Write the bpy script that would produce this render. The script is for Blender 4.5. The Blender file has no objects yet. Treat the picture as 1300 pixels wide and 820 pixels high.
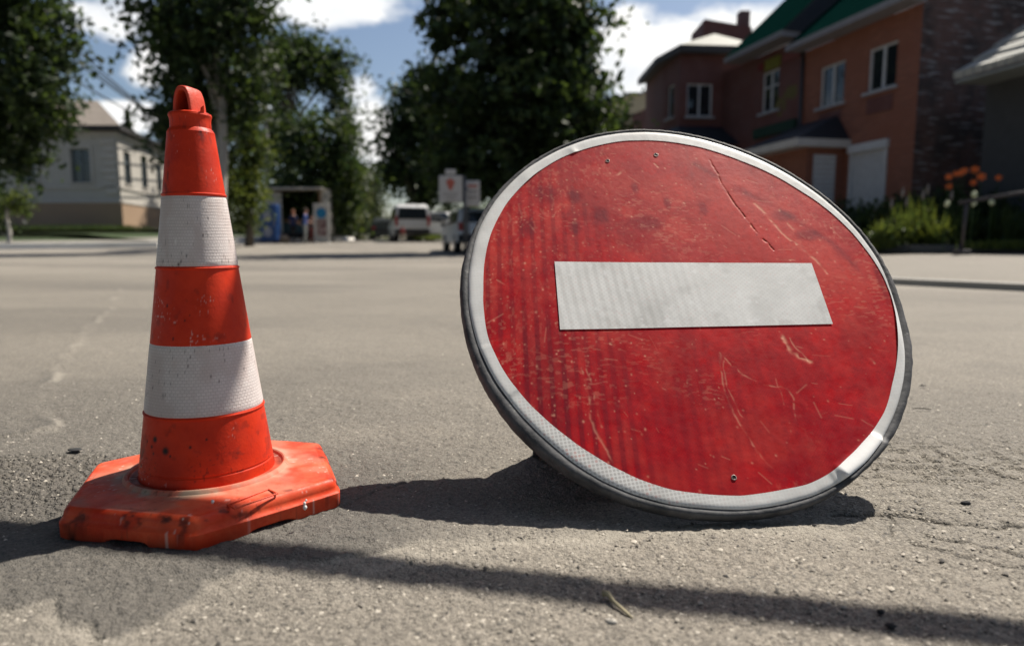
import bpy, math, random
import numpy as np
from mathutils import Vector, Matrix
random.seed(5)
RNG = np.random.default_rng(11)
PI = math.pi
R = math.radians
scn = bpy.context.scene
COL = scn.collection

# ------------------------------------------------------------------ camera numbers
F, PITCH, CAMH = 870.0, R(6.687), 0.3524
SP, CP = math.sin(PITCH), math.cos(PITCH)
def ray(px, py):
    x, y = (px - 650) / F, (py - 410) / F
    return Vector((x, CP - y * SP, -SP - y * CP))
def at(px, py, Y):                       # point at forward distance Y seen at photo pixel px, py
    d = ray(px, py); k = Y / d.y
    return Vector((d.x * k, Y, CAMH + d.z * k))
def on_plane(px, py, z=0.0):
    d = ray(px, py); k = (z - CAMH) / d.z
    return Vector((d.x * k, d.y * k, z))
def xat(px, Y, z=0.5): # world X for pixel column px at depth Y
    return (px - 650) / F * (Y * CP - (z - CAMH) * SP)
SUN_AZ, SUN_EL = R(42.5), R(54.5)
SUN = Vector((math.cos(SUN_EL) * math.cos(SUN_AZ), math.cos(SUN_EL) * math.sin(SUN_AZ), math.sin(SUN_EL)))

# ------------------------------------------------------------------ object helpers
def tag(o, label=None, cat=None, group=None, kind=None):
    if label: o['label'] = label
    if cat: o['category'] = cat
    if group: o['group'] = group
    if kind: o['kind'] = kind
    return o
def thing(name, label, cat, loc=(0, 0, 0), rz=0.0, group=None):
    o = bpy.data.objects.new(name, None); COL.objects.link(o)
    o.location = loc; o.rotation_euler = (0, 0, rz); o.empty_display_size = 0.2
    return tag(o, label, cat, group)
class MB:
    def __init__(s): s.v = []; s.f = []; s.m = []; s.mi = 0
    def add(s, vs, fs):
        b = len(s.v); s.v += [tuple(v) for v in vs]; s.f += [tuple(b + i for i in f) for f in fs]; s.m += [s.mi] * len(fs); return s
    def box(s, c, d, rz=0.0, rx=0.0, taper=1.0):
        x, y, z = d[0] / 2, d[1] / 2, d[2] / 2
        q = [(-x, -y, -z), (x, -y, -z), (x, y, -z), (-x, y, -z), (-x * taper, -y * taper, z), (x * taper, -y * taper, z), (x * taper, y * taper, z), (-x * taper, y * taper, z)]
        m = Matrix.Translation(c) @ Matrix.Rotation(rz, 4, 'Z') @ Matrix.Rotation(rx, 4, 'X')
        return s.add([m @ Vector(p) for p in q], [(0, 3, 2, 1), (4, 5, 6, 7), (0, 1, 5, 4), (1, 2, 6, 5), (2, 3, 7, 6), (3, 0, 4, 7)])
    def hexa(s, p):                      # eight corners: bottom ring then top ring
        return s.add(p, [(0, 3, 2, 1), (4, 5, 6, 7), (0, 1, 5, 4), (1, 2, 6, 5), (2, 3, 7, 6), (3, 0, 4, 7)])
    def bbox(s, c, d, b=0.02, rz=0.0):  # box with chamfered edges
        x, y, z = d[0] / 2, d[1] / 2, d[2] / 2
        prof = [(-z, b), (-z + b, 0), (z - b, 0), (z, b)]
        m = Matrix.Translation(c) @ Matrix.Rotation(rz, 4, 'Z')
        vs = []; n = 8
        for zz, i in prof:
            X, Y = x - i, y - i
            for (px, py) in ((-X + b, -Y), (X - b, -Y), (X, -Y + b), (X, Y - b), (X - b, Y), (-X + b, Y), (-X, Y - b), (-X, -Y + b)):
                vs.append(m @ Vector((px, py, zz)))
        fs = [tuple(reversed(range(8))), tuple(range(24, 32))]
        for k in range(3):
            for i in range(n): fs.append((k * 8 + i, k * 8 + (i + 1) % n, (k + 1) * 8 + (i + 1) % n, (k + 1) * 8 + i))
        return s.add(vs, fs)
    def tube(s, pts, r, n=10, caps=True):
        pts = [Vector(p) for p in pts]
        if not hasattr(r, '__len__'): r = [r] * len(pts)
        vs = []; up = None
        for i, p in enumerate(pts):
            t = (pts[min(i + 1, len(pts) - 1)] - pts[max(i - 1, 0)]).normalized()
            if up is None:
                up = Vector((0, 0, 1)) if abs(t.z) < 0.9 else Vector((1, 0, 0))
            a = (up - t * up.dot(t)).normalized(); b = t.cross(a); up = a
            for k in range(n):
                w = 2 * PI * k / n; vs.append(p + (a * math.cos(w) + b * math.sin(w)) * r[i])
        fs = []
        for i in range(len(pts) - 1):
            for k in range(n): fs.append((i * n + k, i * n + (k + 1) % n, (i + 1) * n + (k + 1) % n, (i + 1) * n + k))
        if caps: fs += [tuple(reversed(range(n))), tuple(range((len(pts) - 1) * n, len(pts) * n))]
        return s.add(vs, fs)
    def lathe(s, prof, n=64, c=(0, 0, 0), cap=False):
        vs = []
        for r, z in prof:
            for k in range(n):
                w = 2 * PI * k / n; vs.append((c[0] + r * math.cos(w), c[1] + r * math.sin(w), c[2] + z))
        fs = []
        for i in range(len(prof) - 1):
            for k in range(n): fs.append((i * n + k, i * n + (k + 1) % n, (i + 1) * n + (k + 1) % n, (i + 1) * n + k))
        if cap: fs += [tuple(reversed(range(n))), tuple(range((len(prof) - 1) * n, len(prof) * n))]
        return s.add(vs, fs)
    def prism(s, poly, h0, h1, axis='z'):
        n = len(poly)
        def P(a, b, h): return (a, b, h) if axis == 'z' else ((h, a, b) if axis == 'x' else (a, h, b))
        vs = [P(a, b, h0) for a, b in poly] + [P(a, b, h1) for a, b in poly]
        return s.add(vs, [tuple(reversed(range(n))), tuple(range(n, 2 * n))] + [(i, (i + 1) % n, n + (i + 1) % n, n + i) for i in range(n)])
    def sheet(s, p): return s.add(p, [tuple(range(len(p)))])
    def blob(s, c, r, seed=0, n=10, j=0.2):
        rr = random.Random(seed); vs = []; fs = []
        m = n // 2
        for i in range(m + 1):
            th = PI * i / m
            for k in range(n):
                ph = 2 * PI * k / n; q = 1 + rr.uniform(-j, j)
                vs.append((c[0] + r[0] * q * math.sin(th) * math.cos(ph), c[1] + r[1] * q * math.sin(th) * math.sin(ph), c[2] + r[2] * q * math.cos(th)))
        for i in range(m):
            for k in range(n): fs.append((i * n + k, (i + 1) * n + k, (i + 1) * n + (k + 1) % n, i * n + (k + 1) % n))
        return s.add(vs, fs)
    def build(s, name, mat, parent=None, smooth=False, loc=None, autosmooth=None):
        me = bpy.data.meshes.new(name); me.from_pydata(s.v, [], s.f); me.update()
        return finish(name, me, mat, parent, smooth, loc, s.m if s.mi else None, autosmooth)
def finish(name, me, mat, parent=None, smooth=False, loc=None, midx=None, autosmooth=None):
    for m in (mat if isinstance(mat, (list, tuple)) else [mat]): me.materials.append(m)
    if midx is not None: me.polygons.foreach_set('material_index', np.array(midx, np.int32))
    if smooth or autosmooth: me.polygons.foreach_set('use_smooth', np.ones(len(me.polygons), bool))
    if autosmooth: me.set_sharp_from_angle(angle=R(autosmooth))
    o = bpy.data.objects.new(name, me); COL.objects.link(o)
    if parent is not None: o.parent = parent
    if loc is not None: o.location = loc
    return o
def np_mesh(name, V, Q, mat, parent=None, smooth=False, attr=None, loc=None, auto=None):
    me = bpy.data.meshes.new(name); Q = np.asarray(Q, np.int32); k = Q.shape[1]
    me.vertices.add(len(V)); me.vertices.foreach_set('co', np.asarray(V, np.float32).ravel())
    me.loops.add(Q.size); me.loops.foreach_set('vertex_index', Q.ravel())
    me.polygons.add(len(Q)); me.polygons.foreach_set('loop_start', np.arange(0, Q.size, k, dtype=np.int32))
    me.update(calc_edges=True); me.validate()
    for an, A in (attr or {}).items():
        a = me.attributes.new(an, 'FLOAT_COLOR', 'POINT')
        A4 = np.ones((len(V), 4), np.float32); A4[:, :A.shape[1]] = A
        a.data.foreach_set('color', A4.ravel())
    return finish(name, me, mat, parent, smooth, loc, None, auto)
def grid_quads(nr, nc, wrap=False):
    i = np.arange(nr - 1)[:, None]; j = np.arange(nc if wrap else nc - 1)[None, :]; j2 = (j + 1) % nc
    return np.stack([i * nc + j, i * nc + j2, (i + 1) * nc + j2, (i + 1) * nc + j], -1).reshape(-1, 4)

# numpy value noise
def _hash(ix, iy, seed):
    h = (ix.astype(np.int64) * 374761393 + iy.astype(np.int64) * 668265263 + seed * 1442695041) & 0xffffffff
    h = ((h ^ (h >> 13)) * 1274126177) & 0xffffffff
    return ((h ^ (h >> 16)) & 0xffff) / 65535.0
def vnoise(x, y, seed=0):
    ix, iy = np.floor(x), np.floor(y); fx, fy = x - ix, y - iy
    fx = fx * fx * (3 - 2 * fx); fy = fy * fy * (3 - 2 * fy)
    a, b, c, d = (_hash(ix + i, iy + j, seed) for i, j in ((0, 0), (1, 0), (0, 1), (1, 1)))
    return (a * (1 - fx) + b * fx) * (1 - fy) + (c * (1 - fx) + d * fx) * fy
def fbm(x, y, seed=0, o=4, g=0.5):
    s = 0; w = 1; t = 0
    for k in range(o): s = s + w * vnoise(x * 2 ** k, y * 2 ** k, seed + 17 * k); t += w; w *= g
    return s / t
def sstep(a, b, x):
    t = np.clip((x - a) / (b - a), 0, 1); return t * t * (3 - 2 * t)
def dpoly(x, y, pts):                    # distance to a polyline, and side (+ left of travel)
    D = np.full(x.shape, 1e9); S = np.zeros(x.shape)
    for (ax, ay), (bx, by) in zip(pts[:-1], pts[1:]):
        dx, dy = bx - ax, by - ay; L = dx * dx + dy * dy
        t = np.clip(((x - ax) * dx + (y - ay) * dy) / L, 0, 1)
        d = np.hypot(x - ax - t * dx, y - ay - t * dy)
        s = np.sign(dx * (y - ay) - dy * (x - ax)); m = d < D
        D = np.where(m, d, D); S = np.where(m, s, S)
    return D, S

# ------------------------------------------------------------------ material helpers
class NT:
    def __init__(s, name):
        s.mat = bpy.data.materials.new(name); s.mat.use_nodes = True; s.t = s.mat.node_tree; s.n = s.t.nodes
        s.b = s.n['Principled BSDF']; s.b.inputs['Specular IOR Level'].default_value = 0.35
    def N(s, typ, **kw):
        nd = s.n.new(typ)
        for k, v in kw.items():
            if k in ('op',): nd.operation = v
            elif k == 'bt': nd.blend_type = v
            elif hasattr(nd, k) and k not in nd.inputs: setattr(nd, k, v)
            else: s.put(nd.inputs[k], v)
        return nd
    def put(s, sock, v):
        if isinstance(v, bpy.types.NodeSocket): s.t.links.new(v, sock)
        else:
            if hasattr(v, '__len__') and len(v) == 3 and sock.type == 'RGBA': v = (*v, 1)
            sock.default_value = v
    def math(s, op, a, b=None, c=None, clamp=False):
        nd = s.n.new('ShaderNodeMath'); nd.operation = op; nd.use_clamp = clamp
        for i, v in enumerate((a, b, c)):
            if v is not None: s.put(nd.inputs[i], v)
        return nd.outputs[0]
    def mix(s, f, a, b, bt='MIX'):
        nd = s.n.new('ShaderNodeMix'); nd.data_type = 'RGBA'; nd.blend_type = bt; nd.clamp_factor = True
        s.put(nd.inputs[0], f); s.put(nd.inputs[6], a); s.put(nd.inputs[7], b); return nd.outputs[2]
    def co(s, kind='Object', scale=None, rot=None):
        tc = s.n.new('ShaderNodeTexCoord').outputs[kind]
        if scale is None and rot is None: return tc
        mp = s.n.new('ShaderNodeMapping'); s.t.links.new(tc, mp.inputs[0])
        if scale is not None: mp.inputs['Scale'].default_value = scale
        if rot is not None: mp.inputs['Rotation'].default_value = rot
        return mp.outputs[0]
    def noise(s, sc, det=4, rough=0.55, co=None, out='Fac', dist=0.0):
        nd = s.n.new('ShaderNodeTexNoise'); nd.inputs['Scale'].default_value = sc; nd.inputs['Detail'].default_value = det
        nd.inputs['Roughness'].default_value = rough; nd.inputs['Distortion'].default_value = dist
        s.t.links.new(co if co is not None else s.co(), nd.inputs['Vector']); return nd.outputs[out]
    def voro(s, sc, co=None, feat='F1', out='Distance', rnd=1.0):
        nd = s.n.new('ShaderNodeTexVoronoi'); nd.feature = feat; nd.inputs['Scale'].default_value = sc; nd.inputs['Randomness'].default_value = rnd
        s.t.links.new(co if co is not None else s.co(), nd.inputs['Vector']); return nd.outputs[out]
    def ramp(s, f, a, b, lo=0.0, hi=1.0):
        nd = s.n.new('ShaderNodeMapRange'); nd.interpolation_type = 'SMOOTHSTEP'
        s.put(nd.inputs[0], f); nd.inputs[1].default_value = a; nd.inputs[2].default_value = b; nd.inputs[3].default_value = lo; nd.inputs[4].default_value = hi
        return nd.outputs[0]
    def attr(s, name):
        nd = s.n.new('ShaderNodeAttribute'); nd.attribute_name = name
        sp = s.n.new('ShaderNodeSeparateColor'); s.t.links.new(nd.outputs['Color'], sp.inputs[0]); return sp.outputs
    def bump(s, h, dist=0.01, st=1.0):
        nd = s.n.new('ShaderNodeBump'); nd.inputs['Strength'].default_value = st; nd.inputs['Distance'].default_value = dist
        s.put(nd.inputs['Height'], h); s.t.links.new(nd.outputs[0], s.b.inputs['Normal'])
    def out(s, col=None, rough=None, metal=None, spec=None):
        if col is not None: s.put(s.b.inputs['Base Color'], col)
        if rough is not None: s.put(s.b.inputs['Roughness'], rough)
        if metal is not None: s.put(s.b.inputs['Metallic'], metal)
        if spec is not None: s.put(s.b.inputs['Specular IOR Level'], spec)
        return s.mat
def rgb(h):                               # sRGB hex to linear
    c = [int(h[i:i + 2], 16) / 255 for i in (0, 2, 4)]
    return tuple(x / 12.92 if x <= 0.04045 else ((x + 0.055) / 1.055) ** 2.4 for x in c)
def plain(name, c, rough=0.6, var=0.25, sc=6.0, metal=0.0, spec=0.35, bump=0.0, bsc=60.0):
    m = NT(name)
    f = m.noise(sc, 5, 0.6)
    col = m.mix(f, tuple(x * (1 - var) for x in c), tuple(min(1, x * (1 + var)) for x in c))
    if bump: m.bump(m.noise(bsc, 4, 0.6), bump)
    return m.out(col, rough, metal, spec)
def glass_mat(name, c=(0.012, 0.016, 0.02), rough=0.06):
    m = NT(name); return m.out(m.mix(m.noise(1.5, 2), tuple(x * .6 for x in c), tuple(x * 1.6 for x in c)), rough, 0.0, 0.7)
def leaf_mat(name, dark, light, trans=0.35):
    m = NT(name); a = m.attr('tone')
    col = m.mix(a[0], dark, light)
    m.out(col, 0.55, 0, 0.3)
    tr = m.N('ShaderNodeBsdfTranslucent'); m.put(tr.inputs[0], m.mix(a[0], tuple(x * 1.5 for x in dark), (light[0] * 1.9, light[1] * 1.7, light[2] * 0.9)))
    mx = m.n.new('ShaderNodeMixShader'); mx.inputs[0].default_value = trans
    m.t.links.new(m.b.outputs[0], mx.inputs[1]); m.t.links.new(tr.outputs[0], mx.inputs[2])
    m.t.links.new(mx.outputs[0], m.n['Material Output'].inputs[0]); return m.mat
def brick_mat(name, c1, c2, mortar, sc=1.0, rough=0.85, stains=0.0, white=0.0):
    m = NT(name)
    uv = m.co('UV')
    bt = m.n.new('ShaderNodeTexBrick'); m.t.links.new(uv, bt.inputs['Vector'])
    bt.inputs['Scale'].default_value = sc; bt.inputs['Brick Width'].default_value = 0.26; bt.inputs['Row Height'].default_value = 0.078
    bt.inputs['Mortar Size'].default_value = 0.008; bt.inputs['Mortar Smooth'].default_value = 0.2
    bt.inputs['Color1'].default_value = (*c1, 1); bt.inputs['Color2'].default_value = (*c2, 1); bt.inputs['Mortar'].default_value = (*mortar, 1)
    col = m.mix(m.ramp(m.noise(1.2, 5, 0.6), 0.35, 0.7), bt.outputs[0], tuple(x * 0.75 for x in c1))
    if stains: col = m.mix(m.ramp(m.noise(0.9, 6, 0.65), 0.42, 0.62, 0, stains), col, (0.02, 0.02, 0.02))
    if white: col = m.mix(m.ramp(m.noise(3.0, 4, 0.6, co=m.co('UV', (0.6, 3.5, 1))), 0.53, 0.66, 0, white), col, (0.26, 0.25, 0.25))
    m.bump(bt.outputs['Fac'], 0.01, 0.6)
    return m.out(col, rough)

# ------------------------------------------------------------------ world, sun, camera
def make_world():
    w = bpy.data.worlds.new('World'); scn.world = w; w.use_nodes = True
    t = w.node_tree; n = t.nodes; n.clear()
    out = n.new('ShaderNodeOutputWorld')
    sky = n.new('ShaderNodeTexSky'); sky.sky_type = 'NISHITA'; sky.sun_disc = False
    sky.sun_elevation = SUN_EL; sky.sun_rotation = PI / 2 - SUN_AZ; sky.air_density = 1.0; sky.dust_density = 1.6; sky.ozone_density = 1.6
    b1 = n.new('ShaderNodeBackground'); b1.inputs[1].default_value = SKY_STR; t.links.new(sky.outputs[0], b1.inputs[0])
    tc = n.new('ShaderNodeTexCoord').outputs['Generated']
    def M(op, a, b=None, clamp=False):
        nd = n.new('ShaderNodeMath'); nd.operation = op; nd.use_clamp = clamp
        for i, v in enumerate((a, b)):
            if v is None: continue
            if isinstance(v, bpy.types.NodeSocket): t.links.new(v, nd.inputs[i])
            else: nd.inputs[i].default_value = v
        return nd.outputs[0]
    sep = n.new('ShaderNodeSeparateXYZ'); t.links.new(tc, sep.inputs[0])
    # gnomonic coordinates about the street direction: a = x/y, e = z/y
    yy = M('MAXIMUM', sep.outputs[1], 0.05)
    a = M('DIVIDE', sep.outputs[0], yy); e = M('DIVIDE', sep.outputs[2], yy)
    nz = n.new('ShaderNodeTexNoise'); nz.inputs['Scale'].default_value = 7.0; nz.inputs['Detail'].default_value = 9; nz.inputs['Roughness'].default_value = 0.58
    mp = n.new('ShaderNodeMapping'); mp.inputs['Scale'].default_value = (1, 1, 1.7); t.links.new(tc, mp.inputs[0]); t.links.new(mp.outputs[0], nz.inputs['Vector'])
    total = None
    for (px, py, rx, ry, amp) in CLOUDS:
        d = ray(px, py); a0, e0 = d.x / d.y, d.z / d.y
        u = M('DIVIDE', M('SUBTRACT', a, a0), rx / F); v = M('DIVIDE', M('SUBTRACT', e, e0), ry / F)
        q = M('MULTIPLY', M('EXPONENT', M('MULTIPLY', M('ADD', M('MULTIPLY', u, u), M('MULTIPLY', v, v)), -1.0)), amp)
        total = q if total is None else M('MAXIMUM', total, q)
    # behind the viewer the sky stays clear
    total = M('MULTIPLY', total, M('GREATER_THAN', sep.outputs[1], 0.06))
    dens = M('ADD', total, M('MULTIPLY', M('SUBTRACT', nz.outputs['Fac'], 0.5), 1.75))
    mr = n.new('ShaderNodeMapRange'); mr.interpolation_type = 'SMOOTHSTEP'; t.links.new(dens, mr.inputs[0]); mr.inputs[1].default_value = 0.38; mr.inputs[2].default_value = 0.72
    # cloud colour: brighter tops, grey bellies from a second noise
    n2 = n.new('ShaderNodeTexNoise'); n2.inputs['Scale'].default_value = 9.0; n2.inputs['Detail'].default_value = 5; t.links.new(tc, n2.inputs['Vector'])
    rp = n.new('ShaderNodeValToRGB'); rp.color_ramp.elements[0].position = 0.3; rp.color_ramp.elements[0].color = (0.62, 0.66, 0.72, 1); rp.color_ramp.elements[1].position = 0.6; rp.color_ramp.elements[1].color = (1.0, 0.985, 0.95, 1)
    t.links.new(n2.outputs['Fac'], rp.inputs[0])
    b2 = n.new('ShaderNodeBackground'); b2.inputs[1].default_value = CLOUD_STR; t.links.new(rp.outputs[0], b2.inputs[0])
    mx = n.new('ShaderNodeMixShader'); t.links.new(mr.outputs[0], mx.inputs[0]); t.links.new(b1.outputs[0], mx.inputs[1]); t.links.new(b2.outputs[0], mx.inputs[2])
    t.links.new(mx.outputs[0], out.inputs[0])
SKY_STR, CLOUD_STR, SUN_STR, EXPO = 0.068, 0.82, 5.0, 0.58
CLOUDS = [(860, 90, 130, 66, 1.1), (965, 40, 100, 44, 1.0), (790, 70, 60, 70, 1.0), (140, 20, 80, 50, 0.95), (195, 75, 55, 36, 0.85), (440, 15, 110, 34, 0.85), (160, 150, 70, 26, 0.9), (345, 10, 60, 30, .7), (90, 160, 60, 20, .7),
          (465, 165, 50, 60, 1.05), (455, 115, 40, 28, 0.8), (340, 150, 60, 40, 0.6), (700, -300, 260, 120, 0.5), (200, -400, 300, 120, 0.55), (1300, 20, 200, 90, 0.6), (-400, 60, 220, 60, 0.6)]
make_world()
sun = bpy.data.lights.new('sun', 'SUN'); sun.energy = SUN_STR; sun.angle = R(0.53); sun.color = (1.0, 0.93, 0.825)
so = bpy.data.objects.new('sun', sun); COL.objects.link(so); so.rotation_euler = SUN.to_track_quat('Z', 'Y').to_euler(); so.location = SUN * 40
cam = bpy.data.cameras.new('camera'); co = bpy.data.objects.new('camera', cam); COL.objects.link(co); scn.camera = co
co.location = (0, 0, CAMH); co.rotation_euler = (PI / 2 - PITCH, 0, 0)
cam.sensor_width = 36; cam.lens = F / 1300 * 36; cam.clip_start = 0.02; cam.clip_end = 3000
cam.dof.use_dof = True; cam.dof.focus_distance = 0.98; cam.dof.aperture_fstop = 3.1; cam.dof.aperture_blades = 9
scn.view_settings.view_transform = 'Standard'; scn.view_settings.look = 'None'; scn.view_settings.exposure = EXPO; scn.view_settings.gamma = 1.0
scn.cycles.use_denoising = True; scn.cycles.max_bounces = 6; scn.cycles.transparent_max_bounces = 8
scn.cycles.sample_clamp_indirect = 6

# ------------------------------------------------------------------ terrain
def rise(Y): return 0.55 * (1 - np.exp(-np.maximum(np.asarray(Y, float) - 24, 0) / 9))
def gz(x, y): return float(rise(y))

def build_ground():
    rr = np.concatenate([np.geomspace(0.40, 2.2, 520, endpoint=False), np.geomspace(2.2, 12, 150, endpoint=False), np.geomspace(12, 900, 90)])
    th = np.concatenate([np.linspace(-48, 48, 1150), np.linspace(49, 311, 132)])   # degrees from +Y, clockwise
    th = np.radians(th); nt = len(th)
    X = (rr[:, None] * np.sin(th)[None, :]).ravel(); Y = (rr[:, None] * np.cos(th)[None, :]).ravel()
    Z = rise(Y)
    rad = np.hypot(X, Y); near = sstep(6.0, 2.5, rad)
    dust = np.zeros(len(X)); tar = np.zeros(len(X)); coarse = np.zeros(len(X))
    w = fbm(X * 3, Y * 3, 3, 4) - 0.5
    Z = Z + near * (0.010 * (fbm(X * 1.3, Y * 1.3, 1, 3) - 0.5) + 0.0045 * (fbm(X * 14, Y * 14, 7, 4) - 0.5))
    Z = Z + sstep(2.4, 1.4, rad) * (0.0036 * (fbm(X * 70, Y * 70, 21, 3) - 0.5) + 0.0032 * np.maximum(vnoise(X * 150, Y * 150, 33) - 0.55, 0))
    jx = X + 0.09 * (fbm(X * 11, Y * 11, 5, 5) - 0.5); jy = Y + 0.09 * (fbm(X * 11, Y * 11, 6, 5) - 0.5)
    P = lambda *pp: [tuple(on_plane(a, b)[:2]) for a, b in pp]
    # worn seam of an old repair on the left
    d, s = dpoly(jx, jy, P((150, 366), (138, 395), (112, 418), (92, 450), (62, 482), (58, 520), (76, 545), (50, 549)))
    Z += 0.004 * sstep(0.012, -0.012, d * s) * sstep(0.5, 0.0, d) * near
    brk = sstep(0.50, 0.60, fbm(X * 9, Y * 9, 71, 4))
    dust += 0.6 * np.exp(-(d / 0.015) ** 2) * brk; tar += 0.5 * np.exp(-((d - 0.02) / 0.012) ** 2) * (s < 0) * brk
    # coarse worn area left of the cone
    c = on_plane(20, 620); cc = np.exp(-(((X - c.x) / 0.26) ** 2 + ((Y - c.y) / 0.13) ** 2) ** 1.5)
    c2 = on_plane(60, 590); cc = np.maximum(cc, np.exp(-(((X - c2.x) / 0.2) ** 2 + ((Y - c2.y) / 0.06) ** 2) ** 1.5))
    cc = np.clip(cc * 1.6 - 0.6 * fbm(X * 12, Y * 12, 9, 3), 0, 1); coarse += cc
    Z += cc * 0.0065 * (vnoise(X * 190, Y * 190, 91) - 0.6)
    # smoother, darker repair in the bottom-left corner with a pale broken edge
    d, s = dpoly(jx, jy, P((-160, 800), (30, 775), (75, 768), (100, 790), (150, 800), (190, 788), (235, 752), (262, 735), (330, 716), (500, 700), (620, 690)))
    inn = sstep(-0.006, 0.006, d * s); band = np.exp(-(d / 0.25) ** 2)
    tar += 0.85 * inn * sstep(0.5, 0.1, d) * sstep(0.05, -0.2, X)
    dust += 0.7 * (1 - inn) * np.exp(-(d / 0.030) ** 2) * (.35 + .65 * brk) * sstep(0.0, -0.2, X); Z += 0.003 * inn * band * sstep(0.1, -0.3, X)
    # powdery pale streak in front of the sign
    d, _ = dpoly(jx, jy, P((470, 728), (560, 715), (640, 700), (720, 690), (790, 682), (860, 676), (990, 678), (1080, 684)))
    dust += 0.75 * np.exp(-(d / 0.012) ** 2) * (0.35 + 0.65 * fbm(X * 22, Y * 22, 15, 3)) + 0.3 * np.exp(-(d / 0.05) ** 2)
    # cracks on the right
    for pts, wd, dp in ((P((1060, 655), (1130, 652), (1165, 654), (1200, 662), (1260, 668), (1330, 668)), 0.004, 0.007),
                        (P((1130, 652), (1140, 664), (1128, 680)), 0.003, 0.004), (P((1150, 684), (1180, 696), (1212, 700)), 0.0025, 0.004),
                        (P((1180, 680), (1230, 690), (1290, 702), (1340, 712)), 0.0028, 0.005), (P((1200, 700), (1260, 716), (1320, 722)), 0.0026, 0.004),
                        (P((540, 605), (500, 618), (470, 626), (430, 650)), 0.002, 0.003), (P((1230, 540), (1290, 532), (1350, 530)), 0.002, 0.003)):
        d, _ = dpoly(X + 0.018 * (fbm(X * 40, Y * 40, 8, 3) - 0.5), Y + 0.018 * (fbm(X * 40, Y * 40, 12, 3) - 0.5), pts)
        k = np.exp(-(d / wd) ** 2); Z -= dp * k; tar += 0.8 * k
    c = on_plane(1150, 655); k = np.exp(-(((X - c.x) / 0.07) ** 2 + ((Y - c.y) / 0.022) ** 2)); coarse += 0.8 * k; Z -= 0.004 * k * fbm(X * 60, Y * 60, 77, 2)
    # flaky weathered zone to the right of the sign
    c = on_plane(1200, 590); k = np.exp(-(((X - c.x) / 0.25) ** 2 + ((Y - c.y) / 0.16) ** 2)); fl = fbm(X * 45, Y * 85, 44, 3)
    Z += 0.006 * k * sstep(0.45, 0.56, fl); coarse += 0.35 * k; dust += 0.2 * k * sstep(0.5, 0.6, fl)
    # broad wear: dusty lanes and oil-dark lanes further off
    lane = fbm(X * 0.35 + 3, Y * 0.9, 51, 4)
    tar += 0.46 * sstep(.1, -.9, X + .25 * (fbm(X * 2, Y * 2, 57, 3) - .5)) * sstep(2.6, .9, Y) + .25 * sstep(.5, .62, fbm(X * 1.1, Y * 1.6, 58, 4)) * sstep(8, 1.5, rad)
    tar += 0.45 * sstep(0.52, 0.72, lane) ; dust += 0.35 * sstep(0.5, 0.3, lane) * sstep(1.5, 6, rad)
    dk, sk = dpoly(X, Y, [(6.0, 1.2), (3.9, 4.8), (3.15, 5.9), (2.3, 8.0)])
    dust += 0.9 * np.exp(-(dk / 0.5) ** 2) * fbm(X * 5, Y * 5, 61, 3) * (sk > 0)
    wear = np.stack([np.clip(dust, 0, 1), np.clip(tar, 0, 1), np.clip(coarse, 0, 1)], 1)
    Q = grid_quads(len(rr), nt, True)
    o = np_mesh('road', np.stack([X, Y, Z], 1), Q[:, ::-1], MAT['asphalt'], smooth=True, attr={'wear': wear})
    tag(o, kind='structure')
    # small inner disc under the camera
    n0 = len(th); mb = MB(); mb.sheet([(0.405 * math.sin(t), 0.405 * math.cos(t), -0.006) for t in th[::-6]]); tag(mb.build('ground', MAT['asphalt']), kind='structure')

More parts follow.
